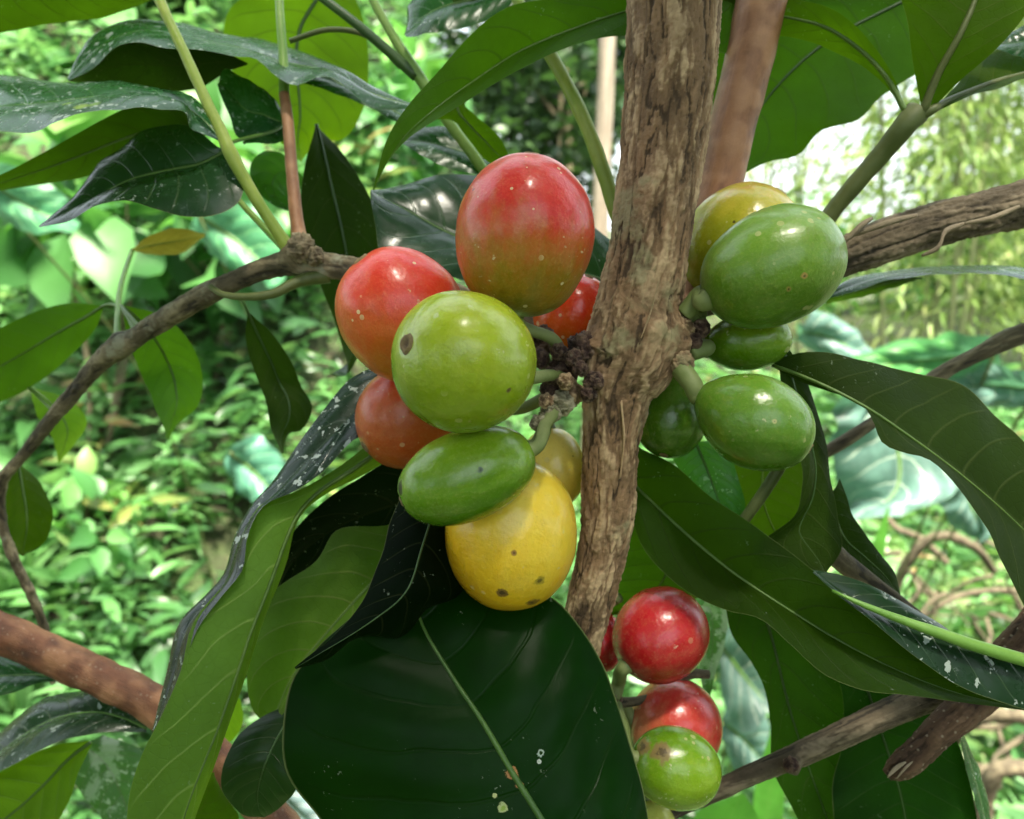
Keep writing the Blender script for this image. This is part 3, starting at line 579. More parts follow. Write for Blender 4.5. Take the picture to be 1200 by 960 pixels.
# lower right hanging leaves
leaf(plant, [(835, 655), (848, 700), (858, 745), (880, 775), (895, 805), (903, 850), (905, 900), (925, 940), (960, 1010)], [(960, 700), (975, 760), (985, 805), (998, 850), (1010, 910), (1020, 960), (1010, 1015)],
     M=[(880, 670), (905, 750), (925, 830), (955, 920), (990, 1015)], dA=11.4, dB=11.2, rib=4, ribmat=M_RIBDARK, **dict(MIDU, nv=8, under=(.014, .04, .004), trans=(.05, .15, .004), tw=.25))
leaf(plant, [(960, 740), (988, 820), (985, 880), (975, 930), (985, 1010)], [(1060, 770), (1095, 820), (1122, 870), (1140, 930), (1150, 1020)], M=[(1000, 760), (1030, 850), (1055, 930), (1070, 1015)], dA=10.9, dB=10.8, rib=4, ribmat=M_RIBDARK, **dict(MIDU, under=(.008, .035, .004), trans=(.03, .12, .004), tw=.25))
leaf(plant, [(1122, 855), (1130, 890), (1140, 930), (1155, 985)], [(1128, 862), (1146, 900), (1158, 940), (1165, 990)], dA=10.6, dB=11, side='top', rib=0, **SHINY)
leaf(plant, [(735, 560), (722, 610), (716, 660), (715, 720)], [(800, 590), (850, 650), (835, 690), (715, 722)], M=[(765, 570), (790, 630), (770, 690), (715, 721)], dA=11, dB=10.9, rib=4, **dict(MIDU, under=(.03, .08, .012)))
leaf(plant, [(780, 520), (800, 560), (815, 590), (838, 612)], [(850, 515), (865, 560), (872, 600), (840, 614)], dA=10.7, dB=10.6, side='top', rib=4, top=(.012, .055, .03), spots=.5, rough=.3)
leaf(plant, [(850, 540), (845, 590), (880, 640), (940, 680)], [(940, 540), (945, 600), (950, 650), (942, 682)], dA=11.2, dB=11, rib=3, **MIDU)
leaf(plant, [(830, 700), (845, 690), (852, 705), (848, 760), (838, 790), (830, 830)], [(815, 720), (818, 760), (822, 800), (828, 832)], dA=13, dB=13, side='top', rib=0, top=(.03, .05, .04), spots=.3, lich=1.0)
# lower left twisted leaf: pale vein-ribbed underside, dark spotted upper side rolling over
leaf(plant, [(455, 500), (400, 545), (350, 575), (305, 592), (285, 630), (278, 670), (250, 700), (225, 735), (212, 785), (190, 840), (165, 890), (152, 935), (148, 1020)],
     [(470, 530), (420, 560), (380, 580), (352, 605), (335, 660), (312, 720), (292, 780), (268, 850), (245, 915), (225, 970), (215, 1025)],
     M=[(465, 515), (410, 553), (360, 588), (336, 630), (318, 680), (296, 735), (276, 795), (255, 855), (235, 905), (215, 960), (200, 1022)], dA=(10.4, 9.6, 9.2, 8.9, 8.8), dB=(10.4, 10, 9.6, 9.3, 9.1), dM=(10.3, 9.7, 9.2, 8.9, 8.7),
     rib=7, bulge=.0010, quilt=.0003, **dict(BRTU, under=(.10, .20, .035), tw=.36, vein=.7, nv=9))
leaf(plant, [(442, 428), (410, 445), (380, 478), (350, 520), (318, 565), (295, 592), (275, 630), (262, 672), (238, 700), (212, 728), (195, 790), (178, 860)],
     [(470, 450), (440, 500), (410, 520), (380, 550), (345, 575), (310, 592), (290, 630), (283, 668), (258, 700), (232, 735), (215, 790), (188, 850)],
     dA=(10.6, 10.2, 9.7, 9.5, 9.3), dB=(10.3, 9.7, 9.35, 9.1, 9.0), side='top', rib=0, **dict(SHINY, top=(.008, .020, .012), spots=1.0, tw=.05))
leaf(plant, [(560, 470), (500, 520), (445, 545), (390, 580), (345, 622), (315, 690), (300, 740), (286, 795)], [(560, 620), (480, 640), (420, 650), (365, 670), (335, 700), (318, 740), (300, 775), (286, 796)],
     dA=(10.6, 11.0, 11.2), dB=(11.4, 11.6, 11.6), side='top', rib=0, ribmat=M_RIBDARK, top=(.0008, .003, .0008), tw=.01, rough=.5, spec=.05)  # near-black blade filling a shadowed gap, the shade put into its colour
leaf(plant, [(500, 600), (450, 617), (395, 622), (372, 655), (338, 680), (314, 700), (304, 728), (295, 760), (291, 797), (299, 838), (318, 848)], [(500, 640), (475, 680), (455, 720), (430, 755), (395, 785), (355, 815), (318, 849)],
     M=[(500, 615), (465, 655), (425, 695), (385, 740), (345, 790), (318, 848)], dA=(10.8, 10.6, 10.4), dB=(10.6, 10, 10), dM=(10.8, 10.4, 10.2), rib=5, bulge=.0012, quilt=.0003, **dict(MIDU, under=(.06, .105, .016), vein=.6, nv=8))
leaf(plant, [(460, 690), (430, 728), (400, 735), (370, 760), (345, 790)], [(480, 720), (450, 760), (410, 790), (380, 800), (345, 792)], dA=9.8, dB=9.7, rib=3, **dict(MIDU, under=(.03, .075, .012), vein=.5))
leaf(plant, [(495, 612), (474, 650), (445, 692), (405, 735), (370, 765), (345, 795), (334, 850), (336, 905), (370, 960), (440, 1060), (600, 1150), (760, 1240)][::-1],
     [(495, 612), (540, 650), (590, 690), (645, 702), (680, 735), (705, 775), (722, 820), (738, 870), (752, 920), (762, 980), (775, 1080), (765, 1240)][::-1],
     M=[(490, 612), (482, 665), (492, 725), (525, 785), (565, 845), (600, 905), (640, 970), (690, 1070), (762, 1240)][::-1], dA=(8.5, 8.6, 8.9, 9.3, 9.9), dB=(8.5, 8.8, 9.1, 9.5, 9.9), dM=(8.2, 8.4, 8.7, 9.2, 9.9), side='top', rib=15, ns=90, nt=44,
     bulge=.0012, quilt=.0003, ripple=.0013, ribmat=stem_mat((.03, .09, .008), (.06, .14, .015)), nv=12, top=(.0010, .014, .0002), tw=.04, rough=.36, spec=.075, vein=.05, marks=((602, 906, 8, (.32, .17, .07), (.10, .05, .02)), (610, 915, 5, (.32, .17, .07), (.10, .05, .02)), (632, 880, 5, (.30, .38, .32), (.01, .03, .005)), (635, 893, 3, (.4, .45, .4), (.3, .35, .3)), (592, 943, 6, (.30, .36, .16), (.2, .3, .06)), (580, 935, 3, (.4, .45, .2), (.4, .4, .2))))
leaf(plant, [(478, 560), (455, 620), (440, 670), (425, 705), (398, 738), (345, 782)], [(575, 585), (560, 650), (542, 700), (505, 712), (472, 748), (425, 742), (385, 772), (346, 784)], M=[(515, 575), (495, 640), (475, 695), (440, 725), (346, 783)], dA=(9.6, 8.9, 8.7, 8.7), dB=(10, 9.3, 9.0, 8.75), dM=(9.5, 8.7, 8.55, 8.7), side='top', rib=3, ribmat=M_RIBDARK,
     top=(.0010, .004, .0010), tw=.02, rough=.55, spec=.04)  # folded leaf coloured near black so that it merges into the shadow
leaf(plant, [(350, 825), (310, 838), (280, 862), (262, 895), (262, 930), (285, 955), (310, 958)], [(350, 830), (362, 880), (350, 920), (330, 945), (310, 958)], dA=(10.2, 9.8, 10), dB=(9.9, 9.7, 10), side='top', rib=4, ribmat=M_RIBDARK, top=(.006, .018, .005), rough=.35, tw=.1, spec=.25)
leaf(plant, [(262, 800), (248, 830), (245, 860), (258, 875)], [(282, 820), (285, 845), (275, 865), (258, 876)], dA=13, dB=13, rib=0, **dict(BRTU, trans=(.4, .7, .02)))
leaf(plant, [(150, 1010), (158, 960), (240, 912), (250, 905)], [(200, 1010), (280, 960), (262, 930), (250, 906)], dA=10.5, dB=10.8, rib=0, **MIDU)
# left, slightly further off
leaf(plant, [(122, 358), (85, 355), (45, 364), (5, 382), (-40, 410), (-90, 460)], [(122, 358), (112, 385), (85, 415), (45, 448), (5, 470), (-40, 480), (-90, 465)], dA=(14, 14.4, 14), dB=(14, 14.8, 15), rib=4, pet=[(150, 372, 13), (160, 392, 12)], **dict(MIDU, under=(.05, .14, .015), tw=.42))
leaf(plant, [(155, 292), (178, 275), (206, 267), (240, 274)], [(155, 294), (185, 299), (215, 297), (240, 276)], dA=15.4, dB=16, rib=3, side='top', top=(.13, .13, .02), under=(.14, .12, .02), trans=(.3, .26, .02), tw=.35, nv=6)
tube('stem', [(138, 404, 12.3, 10), (138, 370, 13, 7), (143, 330, 14.5, 6), (155, 293, 15.5, 5)], M_GREEN, plant, seg=10, rings=24)
leaf(plant, [(143, 360), (150, 398), (165, 438), (180, 472), (195, 514)], [(146, 358), (190, 370), (222, 400), (237, 440), (232, 475), (212, 495), (195, 515)], dA=(13, 13.4, 13), dB=(13, 13.8, 14), rib=4, pet=[(165, 385, 12)], **dict(MIDU, under=(.055, .15, .02), tw=.45, blot=.9))
leaf(plant, [(290, 366), (288, 400), (300, 440), (312, 470), (318, 505), (330, 530)], [(292, 366), (322, 395), (342, 425), (352, 450), (366, 478), (352, 505), (340, 508), (330, 531)], dA=(12, 12.4, 12.2), dB=(12, 12.8, 12.8), rib=4, ribmat=M_RIBDARK, pet=[(280, 346, 10.8)], **DARKU)
leaf(plant, [(18, 540), (2, 575), (2, 615), (10, 640), (26, 652)], [(20, 540), (48, 568), (62, 605), (52, 635), (26, 652)], dA=13.8, dB=14.4, rib=4, pet=[(2, 560, 13.3)], **dict(MIDU, tw=.3))
leaf(plant, [(35, 456), (45, 490), (62, 515), (68, 542)], [(40, 455), (85, 470), (102, 495), (88, 520), (68, 543)], dA=15.5, dB=16, rib=3, pet=[(60, 480, 13.2)], **dict(BRTU, trans=(.35, .65, .03)))
leaf(plant, [(1020, 850), (1000, 940)], [(1040, 860), (1030, 940)], dA=12, dB=12, rib=0, **MIDU)

# ------------------------------------------------------------------ second coffee plant, lower left
plant2 = root('coffee_plant', P(420, 1500, 14), 'low coffee branch with smooth reddish brown bark and white-flecked leaves at lower left', 'coffee plant')
tube('trunk', [(-900, 480, 13.6, 30), (-500, 600, 13, 38), (-160, 690, 12.4, 44), (-60, 716, 12.3, 44), (0, 741, 12.2, 45), (60, 768, 12.2, 44), (120, 795, 12.1, 43), (180, 825, 12, 44), (230, 866, 12, 43), (280, 915, 12, 42), (330, 975, 12, 46), (380, 1080, 12.5, 74), (430, 1500, 14, 90)], M_RED, plant2, seg=64, lumps=[(V3(60, 765, 12), .002, .0004)], rings=300, disp=.00022, mode='soft')
leaf(plant2, [(85, 795), (50, 782), (10, 770), (-30, 765), (-80, 775)], [(85, 798), (50, 800), (20, 810), (-20, 822), (-80, 830)], dA=(12.4, 13), dB=(12.4, 12), side='top', rib=4, pet=[(120, 800, 12.2)], **dict(SHINY, spots=.7))
leaf(plant2, [(172, 850), (145, 822), (115, 808), (85, 808), (50, 820), (10, 850), (-50, 900)], [(172, 858), (135, 858), (100, 862), (60, 873), (20, 893), (-10, 912), (-60, 950)], dA=(12, 12.8, 12.6), dB=(12, 11.6, 11.4), side='top', rib=4, **dict(SHINY, spots=1.0, top=(.02, .045, .025)))
leaf(plant2, [(105, 868), (70, 872), (30, 888), (-10, 912), (-60, 950)], [(108, 872), (92, 905), (80, 940), (50, 985), (-10, 1030)], dA=(12.6, 12.4), dB=(12.6, 12), rib=5, quilt=.0004, bulge=.001, **dict(BRTU, under=(.06, .13, .02), vein=.7, nv=6))
leaf(plant2, [(70, 880), (90, 920), (120, 960), (150, 1010)], [(120, 862), (165, 880), (178, 930), (185, 1010)], dA=15, dB=15, side='top', rib=0, top=(.03, .05, .04), lich=1.0, spots=.6)

# ------------------------------------------------------------------ coffee cherries
RED = [(0, (.15, .13, .003)), (.25, (.27, .15, .004)), (.48, (.42, .085, .006)), (.72, (.52, .016, .010)), (1, (.60, .03, .022))]
RED2 = [(0, (.46, .18, .006)), (.38, (.56, .10, .006)), (.7, (.60, .040, .008)), (1, (.62, .025, .016))]
GRN1 = [(0, (.11, .19, .002)), (.5, (.22, .32, .004)), (1, (.36, .44, .015))]
GRN2 = [(0, (.05, .15, .002)), (.5, (.10, .23, .003)), (1, (.20, .34, .012))]
GRN3 = [(0, (.035, .11, .003)), (.5, (.06, .16, .004)), (1, (.11, .24, .02))]
YEL = [(0, (.58, .30, .006)), (.5, (.76, .47, .012)), (1, (.80, .58, .05))]
YEL2 = [(0, (.68, .46, .03)), (.5, (.82, .62, .08)), (1, (.85, .70, .16))]
YOR = [(0, (.16, .21, .004)), (.5, (.34, .35, .010)), (.8, (.54, .44, .04)), (1, (.60, .32, .08))]
ORG = [(0, (.38, .06, .006)), (.5, (.46, .08, .008)), (1, (.55, .035, .015))]
GRN4 = [(0, (.05, .13, .003)), (.5, (.08, .18, .004)), (1, (.13, .26, .015))]
DRED = [(0, (.22, .004, .006)), (.5, (.36, .006, .010)), (1, (.48, .015, .025))]
G1, G2, G3 = 'coffee cherries on the left of the trunk', 'coffee cherries on the right of the trunk', 'coffee cherries below the main cluster'
BR = (.09, .05, .015)
cherry('large red cherry fading to olive gold, topmost of the left cluster', 615, 277, 8.7, 81, 94, (.08, .97, .22), RED, (.1, .95, .25), group=G1, stalk=[(650, 400, 9.2), (665, 430, 9.3)], specks=.75, rough=.34)
cherry('red cherry turning orange, left of the big green one', 472, 370, 9.25, 74, 82, (-.55, .75, .3), RED2, (.1, .9, .2), group=G1, stalk=[(600, 420, 9.7), (660, 432, 9.4)], specks=.8, rough=.36)
cherry('big round yellow-green cherry in front with a dark navel scar', 544, 424, 8.0, 83, 85, (-.72, .2, .66), GRN1, (.2, .85, .4), group=G1, stalk=[(650, 440, 9.0), (665, 445, 9.2)], marks=[(.62, -.42, .05, BR), (-.3, .55, .06, (.45, .5, .2))], rough=.26, scar_r=.13)
cherry('orange cherry tucked behind the big green one, lowest on the left', 480, 488, 10.0, 60, 64, (-.7, -.5, .3), ORG, (0, .9, 0), group=G1, stalk=[(600, 480, 10), (650, 460, 9.6)], rough=.4)
cherry('long oval bright green cherry lying tilted above the yellow one', 547, 557, 8.45, 54, 83, (-.92, -.36, .12), GRN2, (-.1, .9, .4), r2=56, group=G1, stalk=[(640, 496, 8.9), (655, 476, 9.1)], marks=[(-.94, -.05, .20, (.03, .025, .01)), (.25, .15, .08, (.05, .10, .01))], rough=.24, stalk_w=15)
cherry('large clear yellow cherry with brown spots, lowest of the left cluster', 599, 626, 9.3, 77, 88, (-.06, -.98, -.12), YEL, (.5, .6, .5), group=G1, stalk=[(630, 520, 9.25), (640, 485, 9.2)], marks=[(-.12, -.66, .10, (.16, .08, .02)), (.42, -.5, .10, (.35, .26, .02)), (.32, -.82, .13, (.20, .11, .02)), (0.04, -.12, .05, (.3, .15, .03))], rough=.30, scar=False, stalk_w=18)
cherry('pale yellow cherry half hidden between yellow cherry and trunk', 648, 548, 10.3, 38, 47, (.1, -.98, .1), YEL2, (-.3, .8, .4), group=G1, stalk=[(640, 490, 9.6)], rough=.34)
cherry('pinkish red cherry peeping out behind the trunk', 672, 372, 10.4, 47, 52, (.3, .8, .3), RED2, (.2, .9, .3), group=G1, stalk=[(665, 430, 9.7)], specks=.6)
cherry('golden yellow cherry with a pink flush, topmost on the right', 868, 290, 10.2, 70, 76, (.5, .72, .2), YOR, (.25, .95, 0), group=G2, stalk=[(812, 350, 9.7), (800, 375, 9.5)])
cherry('large smooth green cherry in front of the golden one', 906, 314, 9.0, 68, 86, (.88, .42, .05), GRN4, (0, .8, .5), r2=70, group=G2, stalk=[(822, 345, 9.2), (802, 368, 9.3)], rough=.36, marks=[(.2, -.3, .07, (.3, .2, .05)), (.02, -.48, .06, (.22, .18, .03))], stalk_w=22, specks=.3)
cherry('smallest green cherry wedged between the two large green ones', 876, 401, 9.7, 34, 50, (.9, .1, .25), GRN2, (.2, .8, .3), group=G2, stalk=[(828, 408, 9.4), (808, 414, 9.3)], stalk_w=20, pear=.15)
cherry('pear shaped green cherry on a thick stalk, lowest on the right', 884, 494, 8.95, 55, 70, (.80, -.42, .25), GRN3, (.1, .8, .5), r2=57, group=G2, stalk=[(812, 452, 9.1), (798, 432, 9.2)], pear=.22, stalk_w=24, marks=[(.05, .05, .06, (.4, .4, .15))], rough=.28)
cherry('shaded dark green cherry tight against the trunk', 786, 487, 10.1, 43, 50, (-.2, -.85, .3), GRN3, (.3, .8, .2), group=G2, stalk=[(792, 430, 9.6)])
cherry('glossy crimson cherry, highest of the lower group', 774, 743, 10.2, 54, 58, (.75, .55, -.35), DRED, (.3, .8, .4), group=G3, stalk=[(725, 800, 10.4), (720, 818, 10.4)], rough=.25, stalk_w=16, specks=.2)
cherry('dark red cherry showing as a sliver beside the trunk', 706, 752, 10.9, 24, 35, (0, -.95, .2), DRED, (.3, .7, .4), group=G3, stalk=[(725, 700, 10.8)], specks=.2)
cherry('orange red cherry behind the lowest green cherry', 790, 853, 10.6, 55, 56, (.6, .65, -.4), [(0, (.55, .25, .12)), (.4, (.6, .16, .08)), (.7, (.55, .04, .03)), (1, (.5, .03, .03))], (.6, .75, .1), group=G3, stalk=[(735, 830, 10.5), (720, 818, 10.4)], stalk_w=12)
cherry('green cherry with a brown scurfy patch above the lower branch', 792, 900, 9.75, 46, 53, (.9, -.3, -.2), GRN2, (.2, -.3, .5), group=G3, stalk=[(730, 850, 10.2), (720, 820, 10.4)], marks=[(-.38, .62, .34, (.20, .13, .05)), (-.75, .6, .3, (.20, .13, .05))], rough=.22)
cherry('pale lime cherry cut off by the bottom edge', 764, 975, 10.1, 30, 36, (.1, -.9, .3), [(0, (.4, .46, .05)), (1, (.55, .58, .12))], (0, 1, 0), group=G3, stalk=[(725, 900, 10.4), (718, 830, 10.4)])
# spider's thread style twig from the lower node
tube('branch', [(680, 800, 10.2, 14), (720, 822, 10.4, 14), (760, 818, 10.5, 10), (785, 800, 10.6, 10), (806, 790, 10.7, 14), (830, 790, 10.8, 10)], M_BRANCH, plant, seg=16, rings=50, disp=.0001)

# ================================================================== THE PLACE BEHIND
def sst(a, b, x):
    t = min(1, max(0, (x - a) / (b - a))); return t * t * (3 - 2 * t)
def ground_z(x, y):
    ratio = x / max(y, .6)
    left = 1 - sst(-.24, .10, ratio) * .86
    z = .30 + left * min(2.6, 1.0 * max(0, y - .95)) - .25 * sst(3, 8, y) * (1 - left)
    z += .10 * noise.noise(Vector((x * 1.3, y * 1.3, 0))) + .03 * noise.noise(Vector((x * 5, y * 5, 3)))
    far = sst(14, 60, math.hypot(x, y)); return z * (1 - far) + far * 1.0
m, n = mat('leafy_soil'); tc = n.n('ShaderNodeTexCoord'); ob = tc.outputs['Object']
c = n.mix(n.ss(n.noise(ob, 9, 6, .7), .35, .65), (.025, .02, .011), (.05, .085, .022)); c = n.mix(n.ss(n.noise(ob, 60, 4), .55, .7), c, (.08, .09, .035))
pr = n.n('ShaderNodeBsdfPrincipled'); n.l(c, pr.inputs['Base Color']); pr.inputs['Roughness'].default_value = .95; n.l(n.bump(n.noise(ob, 40, 5), .8, .02), pr.inputs['Normal'])
out = n.n('ShaderNodeOutputMaterial'); n.l(pr.outputs[0], out.inputs[0]); M_GROUND = m
ax = np.concatenate([-np.geomspace(140, 6, 26), np.linspace(-5.6, 5.6, 90), np.geomspace(6, 140, 26)])
ay = np.concatenate([-np.geomspace(140, 3, 20), np.linspace(-2.6, 9, 95), np.geomspace(9.4, 150, 26)])
V = [(x, y, ground_z(x, y)) for y in ay for x in ax]; W = len(ax)
Fc = [(j * W + i, j * W + i + 1, (j + 1) * W + i + 1, (j + 1) * W + i) for j in range(len(ay) - 1) for i in range(W - 1)]
g = link('ground', V, Fc, M_GROUND); g['kind'] = 'structure'; g['label'] = 'dark leaf-littered soil of the bank behind the coffee plants'

def template(kind):
    if kind == 'lance': st = [(0, 0), (.12, .07), (.35, .125), (.62, .10), (.85, .04), (1, 0)]
    elif kind == 'bamboo': st = [(0, 0), (.15, .07), (.5, .09), (.8, .05), (1, 0)]
    elif kind == 'oval': st = [(0, 0), (.1, .17), (.35, .30), (.62, .27), (.86, .12), (1, 0)]
    V, Fc = [], []
    for i, (s, w) in enumerate(st):
        z = -.28 * s * s + .05 * math.sin(s * 3)
        for j, u in enumerate((-1, 0, 1)): V.append((u * w, s, z + abs(u) * w * .35 + (.02 * math.sin(s * 17) * abs(u))))
    for i in range(len(st) - 1):
        for j in range(2): a = i * 3 + j; Fc.append((a, a + 1, a + 4, a + 3))
    return np.array(V), np.array(Fc)
def scatter(name, pos, direc, size, tint, kind, material, parent=None, off=(0, 0, 0), roll=.7):
    T, TF = template(kind); N = len(pos); pos = np.asarray(pos) - np.asarray(off)
    d = direc / np.linalg.norm(direc, axis=1)[:, None]
    up = np.tile([0, 0, 1.0], (N, 1)) + rng.normal(0, roll, (N, 3)); x = np.cross(d, up); x /= np.linalg.norm(x, axis=1)[:, None]; z = np.cross(x, d)
    W = (T[None, :, 0:1] * x[:, None, :] + T[None, :, 1:2] * d[:, None, :] + T[None, :, 2:3] * z[:, None, :]) * size[:, None, None] + pos[:, None, :]
    nv = len(T); V = W.reshape(-1, 3).astype(np.float32); Fa = (TF[None] + (np.arange(N) * nv)[:, None, None]).reshape(-1, 4)
    me = bpy.data.meshes.new(name); me.vertices.add(len(V)); me.vertices.foreach_set('co', V.ravel())
    me.loops.add(Fa.size); me.loops.foreach_set('vertex_index', Fa.ravel().astype(np.int32)); me.polygons.add(len(Fa))
    me.polygons.foreach_set('loop_start', np.arange(0, Fa.size, 4, dtype=np.int32)); me.update(calc_edges=True); me.validate()
    me.polygons.foreach_set('use_smooth', [True] * len(me.polygons))
    a = me.attributes.new('tint', 'FLOAT', 'POINT'); a.data.foreach_set('value', np.repeat(tint, nv).astype(np.float32))
    me.materials.append(material); o = bpy.data.objects.new(name, me); COL.objects.link(o)
    if parent: o.parent = parent
    return o
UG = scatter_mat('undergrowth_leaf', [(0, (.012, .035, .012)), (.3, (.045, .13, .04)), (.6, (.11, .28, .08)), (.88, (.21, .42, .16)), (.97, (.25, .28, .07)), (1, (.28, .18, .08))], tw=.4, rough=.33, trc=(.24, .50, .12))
def rand_dir(N, up=.1, spread=1.0, down=0):
    d = rng.normal(0, spread, (N, 3)); d[:, 2] = d[:, 2] * .45 + up - down; return d
# bank undergrowth: rosettes of lance leaves on short stems
pos, dr, sz, ti = [], [], [], []
for k in range(6200):
    y = .75 + (rng.random() ** 1.2) * 3.2; x = (rng.random() * 1.75 - 1.0) * y * 1.0
    if x / y > .5 and rng.random() < .5: continue
    pn = noise.noise(Vector((x * 5, y * 5, 9))); sn = noise.noise(Vector((x * 3, y * 3, 2)))
    if pn > .30: continue
    z0 = ground_z(x, y); h = rng.random() * .16 + .04; t0 = float(np.clip(.5 + 1.1 * sn + rng.normal(0, .2), 0, 1)); nl = rng.integers(7, 13); sk = .75 + .9 * max(0, noise.noise(Vector((x * 4, y * 4, 6))) + .25)
    for i in range(nl):
        hh = h * (i + 1) / nl; a = i * 2.4 + rng.random()
        pos.append((x + rng.normal(0, .018), y + rng.normal(0, .018), z0 + hh)); dr.append((math.cos(a), math.sin(a), .35 + rng.normal(0, .25)))
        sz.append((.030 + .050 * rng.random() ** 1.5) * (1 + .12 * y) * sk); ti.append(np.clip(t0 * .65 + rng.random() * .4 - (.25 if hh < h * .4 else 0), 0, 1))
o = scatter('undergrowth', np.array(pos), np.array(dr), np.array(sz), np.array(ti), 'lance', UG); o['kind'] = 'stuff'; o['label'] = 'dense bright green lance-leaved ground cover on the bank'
pos, dr, sz, ti = [], [], [], []
for k in range(110):
    y = .85 + (rng.random() ** 1.2) * 2.8; x = (rng.random() * 1.5 - .95) * y; z0 = ground_z(x, y); t0 = rng.random()
    for i in range(rng.integers(10, 18)):
        a = rng.random() * 6.28; pos.append((x + rng.normal(0, .015), y + rng.normal(0, .015), z0 + .02)); dr.append((math.cos(a) * .5, math.sin(a) * .5, .9 + rng.normal(0, .2))); sz.append(.10 + .10 * rng.random()); ti.append(np.clip(t0 * .7 + rng.random() * .3, 0, 1))
UGR = scatter_mat('grass_blade', [(0, (.03, .10, .03)), (.6, (.10, .22, .07)), (.93, (.20, .30, .10)), (1, (.30, .24, .12))], tw=.35, rough=.4, trc=(.20, .45, .10))
o = scatter('grass', np.array(pos), np.array(dr), np.array(sz), np.array(ti), 'bamboo', UGR); o['kind'] = 'stuff'; o['label'] = 'tufts of long yellowish grass blades among the ground cover'
# broad leaved bushes among them
UB = scatter_mat('bush_leaf', [(0, (.03, .10, .03)), (.4, (.06, .19, .05)), (.8, (.12, .30, .08)), (1, (.2, .36, .08))], tw=.4, trc=(.15, .45, .05))
def bush(px, py, d, rad, N, size, label, material=UB, kind='oval', cat='bush', name='bush', group='broad leaved bushes on the bank'):
    c = P(px, py, d * 100); gz = ground_z(c.x, c.y); base = Vector((c.x, c.y, min(gz, c.z - rad * .8)))
    r = root(name, base, label, cat, group)
    u = rng.normal(0, 1, (N, 3)); u /= np.linalg.norm(u, axis=1)[:, None]; rr = rad * rng.random(N)[:, None] ** .45
    clump = rng.normal(0, rad * .12, (N, 3)); p = np.array(c) + u * rr * np.array([1, 1, .85]) + clump
    dd = u * .8 + rng.normal(0, .6, (N, 3)); dd[:, 2] -= .15
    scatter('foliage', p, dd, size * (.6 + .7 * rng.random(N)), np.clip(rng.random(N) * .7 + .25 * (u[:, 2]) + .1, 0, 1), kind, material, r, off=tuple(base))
    for k in range(4):
        q = c + Vector((rng.normal(0, rad * .4), rng.normal(0, rad * .4), rng.normal(0, rad * .3)))
        tube('stem', [(base + Vector((rng.normal(0, .02), rng.normal(0, .02), -.05)), size * .035), ((base + q) / 2 + Vector((.02, .05, 0)), size * .03), (q, size * .015)], M_BRANCH, r, seg=7, rings=12)
    return r
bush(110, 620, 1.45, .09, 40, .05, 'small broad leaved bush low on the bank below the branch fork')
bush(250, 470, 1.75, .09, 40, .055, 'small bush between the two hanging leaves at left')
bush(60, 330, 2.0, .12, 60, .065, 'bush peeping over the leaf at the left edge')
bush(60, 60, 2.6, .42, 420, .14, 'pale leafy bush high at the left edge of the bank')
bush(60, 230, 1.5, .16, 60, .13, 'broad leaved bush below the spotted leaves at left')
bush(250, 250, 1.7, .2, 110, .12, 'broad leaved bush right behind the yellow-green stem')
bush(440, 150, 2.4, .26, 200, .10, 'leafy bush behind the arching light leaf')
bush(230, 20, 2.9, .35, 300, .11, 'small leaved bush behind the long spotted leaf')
# right lower: tangle of undergrowth and dead twigs nearer the ground
pos, dr, sz, ti = [], [], [], []
for k in range(1500):
    y = .8 + rng.random() * 1.7; x = y * (.30 + rng.random() * .42); z0 = ground_z(x, y); nl = rng.integers(5, 9); t0 = rng.random()
    h = rng.random() * .14
    for i in range(nl):
        a = rng.random() * 6.28; pos.append((x + rng.normal(0, .02), y + rng.normal(0, .02), z0 + h * (i + 1) / nl)); dr.append((math.cos(a), math.sin(a), .2 + rng.normal(0, .3)))
        sz.append(.025 + .03 * rng.random()); ti.append(np.clip(t0 * .7 + rng.random() * .3, 0, 1))
UG2 = scatter_mat('low_weed_leaf', [(0, (.02, .05, .015)), (.4, (.05, .12, .03)), (.7, (.13, .20, .06)), (.86, (.22, .26, .12)), (1, (.35, .30, .18))], tw=.3)
o = scatter('low_weeds', np.array(pos), np.array(dr), np.array(sz), np.array(ti), 'oval', UG2); o['kind'] = 'stuff'; o['label'] = 'sparse small weeds and pale litter on the ground at lower right'
M_TWIG = bark_mat((.05, .036, .02), (.12, .095, .055), (.20, .165, .10), bump=.5)
tw = 'dead twigs lying in the weeds at right'
for i, (lab, pts) in enumerate((('thick pale twig arching through the weeds at right', [(1040, 720, 95, 10), (1066, 655, 92, 13), (1100, 628, 90, 12), (1140, 640, 90, 11), (1165, 670, 92, 8)]),
        ('forked pale twig poking up to the right', [(1110, 660, 94, 8), (1080, 632, 95, 9), (1050, 618, 97, 7), (1030, 590, 99, 5)]),
        ('bleached vine looping along the bottom right corner', [(1110, 875, 60, 12), (1140, 845, 58, 16), (1170, 838, 57, 16), (1230, 846, 56, 17)]),
        ('hooked pale vine hanging in the bottom right corner', [(1150, 990, 58, 22), (1155, 930, 57, 22), (1172, 902, 56, 20), (1230, 905, 56, 18)]),
        ('short straight dry twig beneath the bleached vine', [(1120, 905, 62, 14), (1160, 902, 61, 14), (1220, 898, 60, 12)]),
        ('thin dry twig crossing the low weeds', [(1060, 740, 100, 6), (1120, 700, 99, 7), (1210, 690, 100, 6)]))):
    o = tube('dead_twig', pts, M_TWIG, None, seg=14, rings=50, disp=.0008, mode='soft'); o['label'] = lab; o['category'] = 'twig'; o['group'] = tw

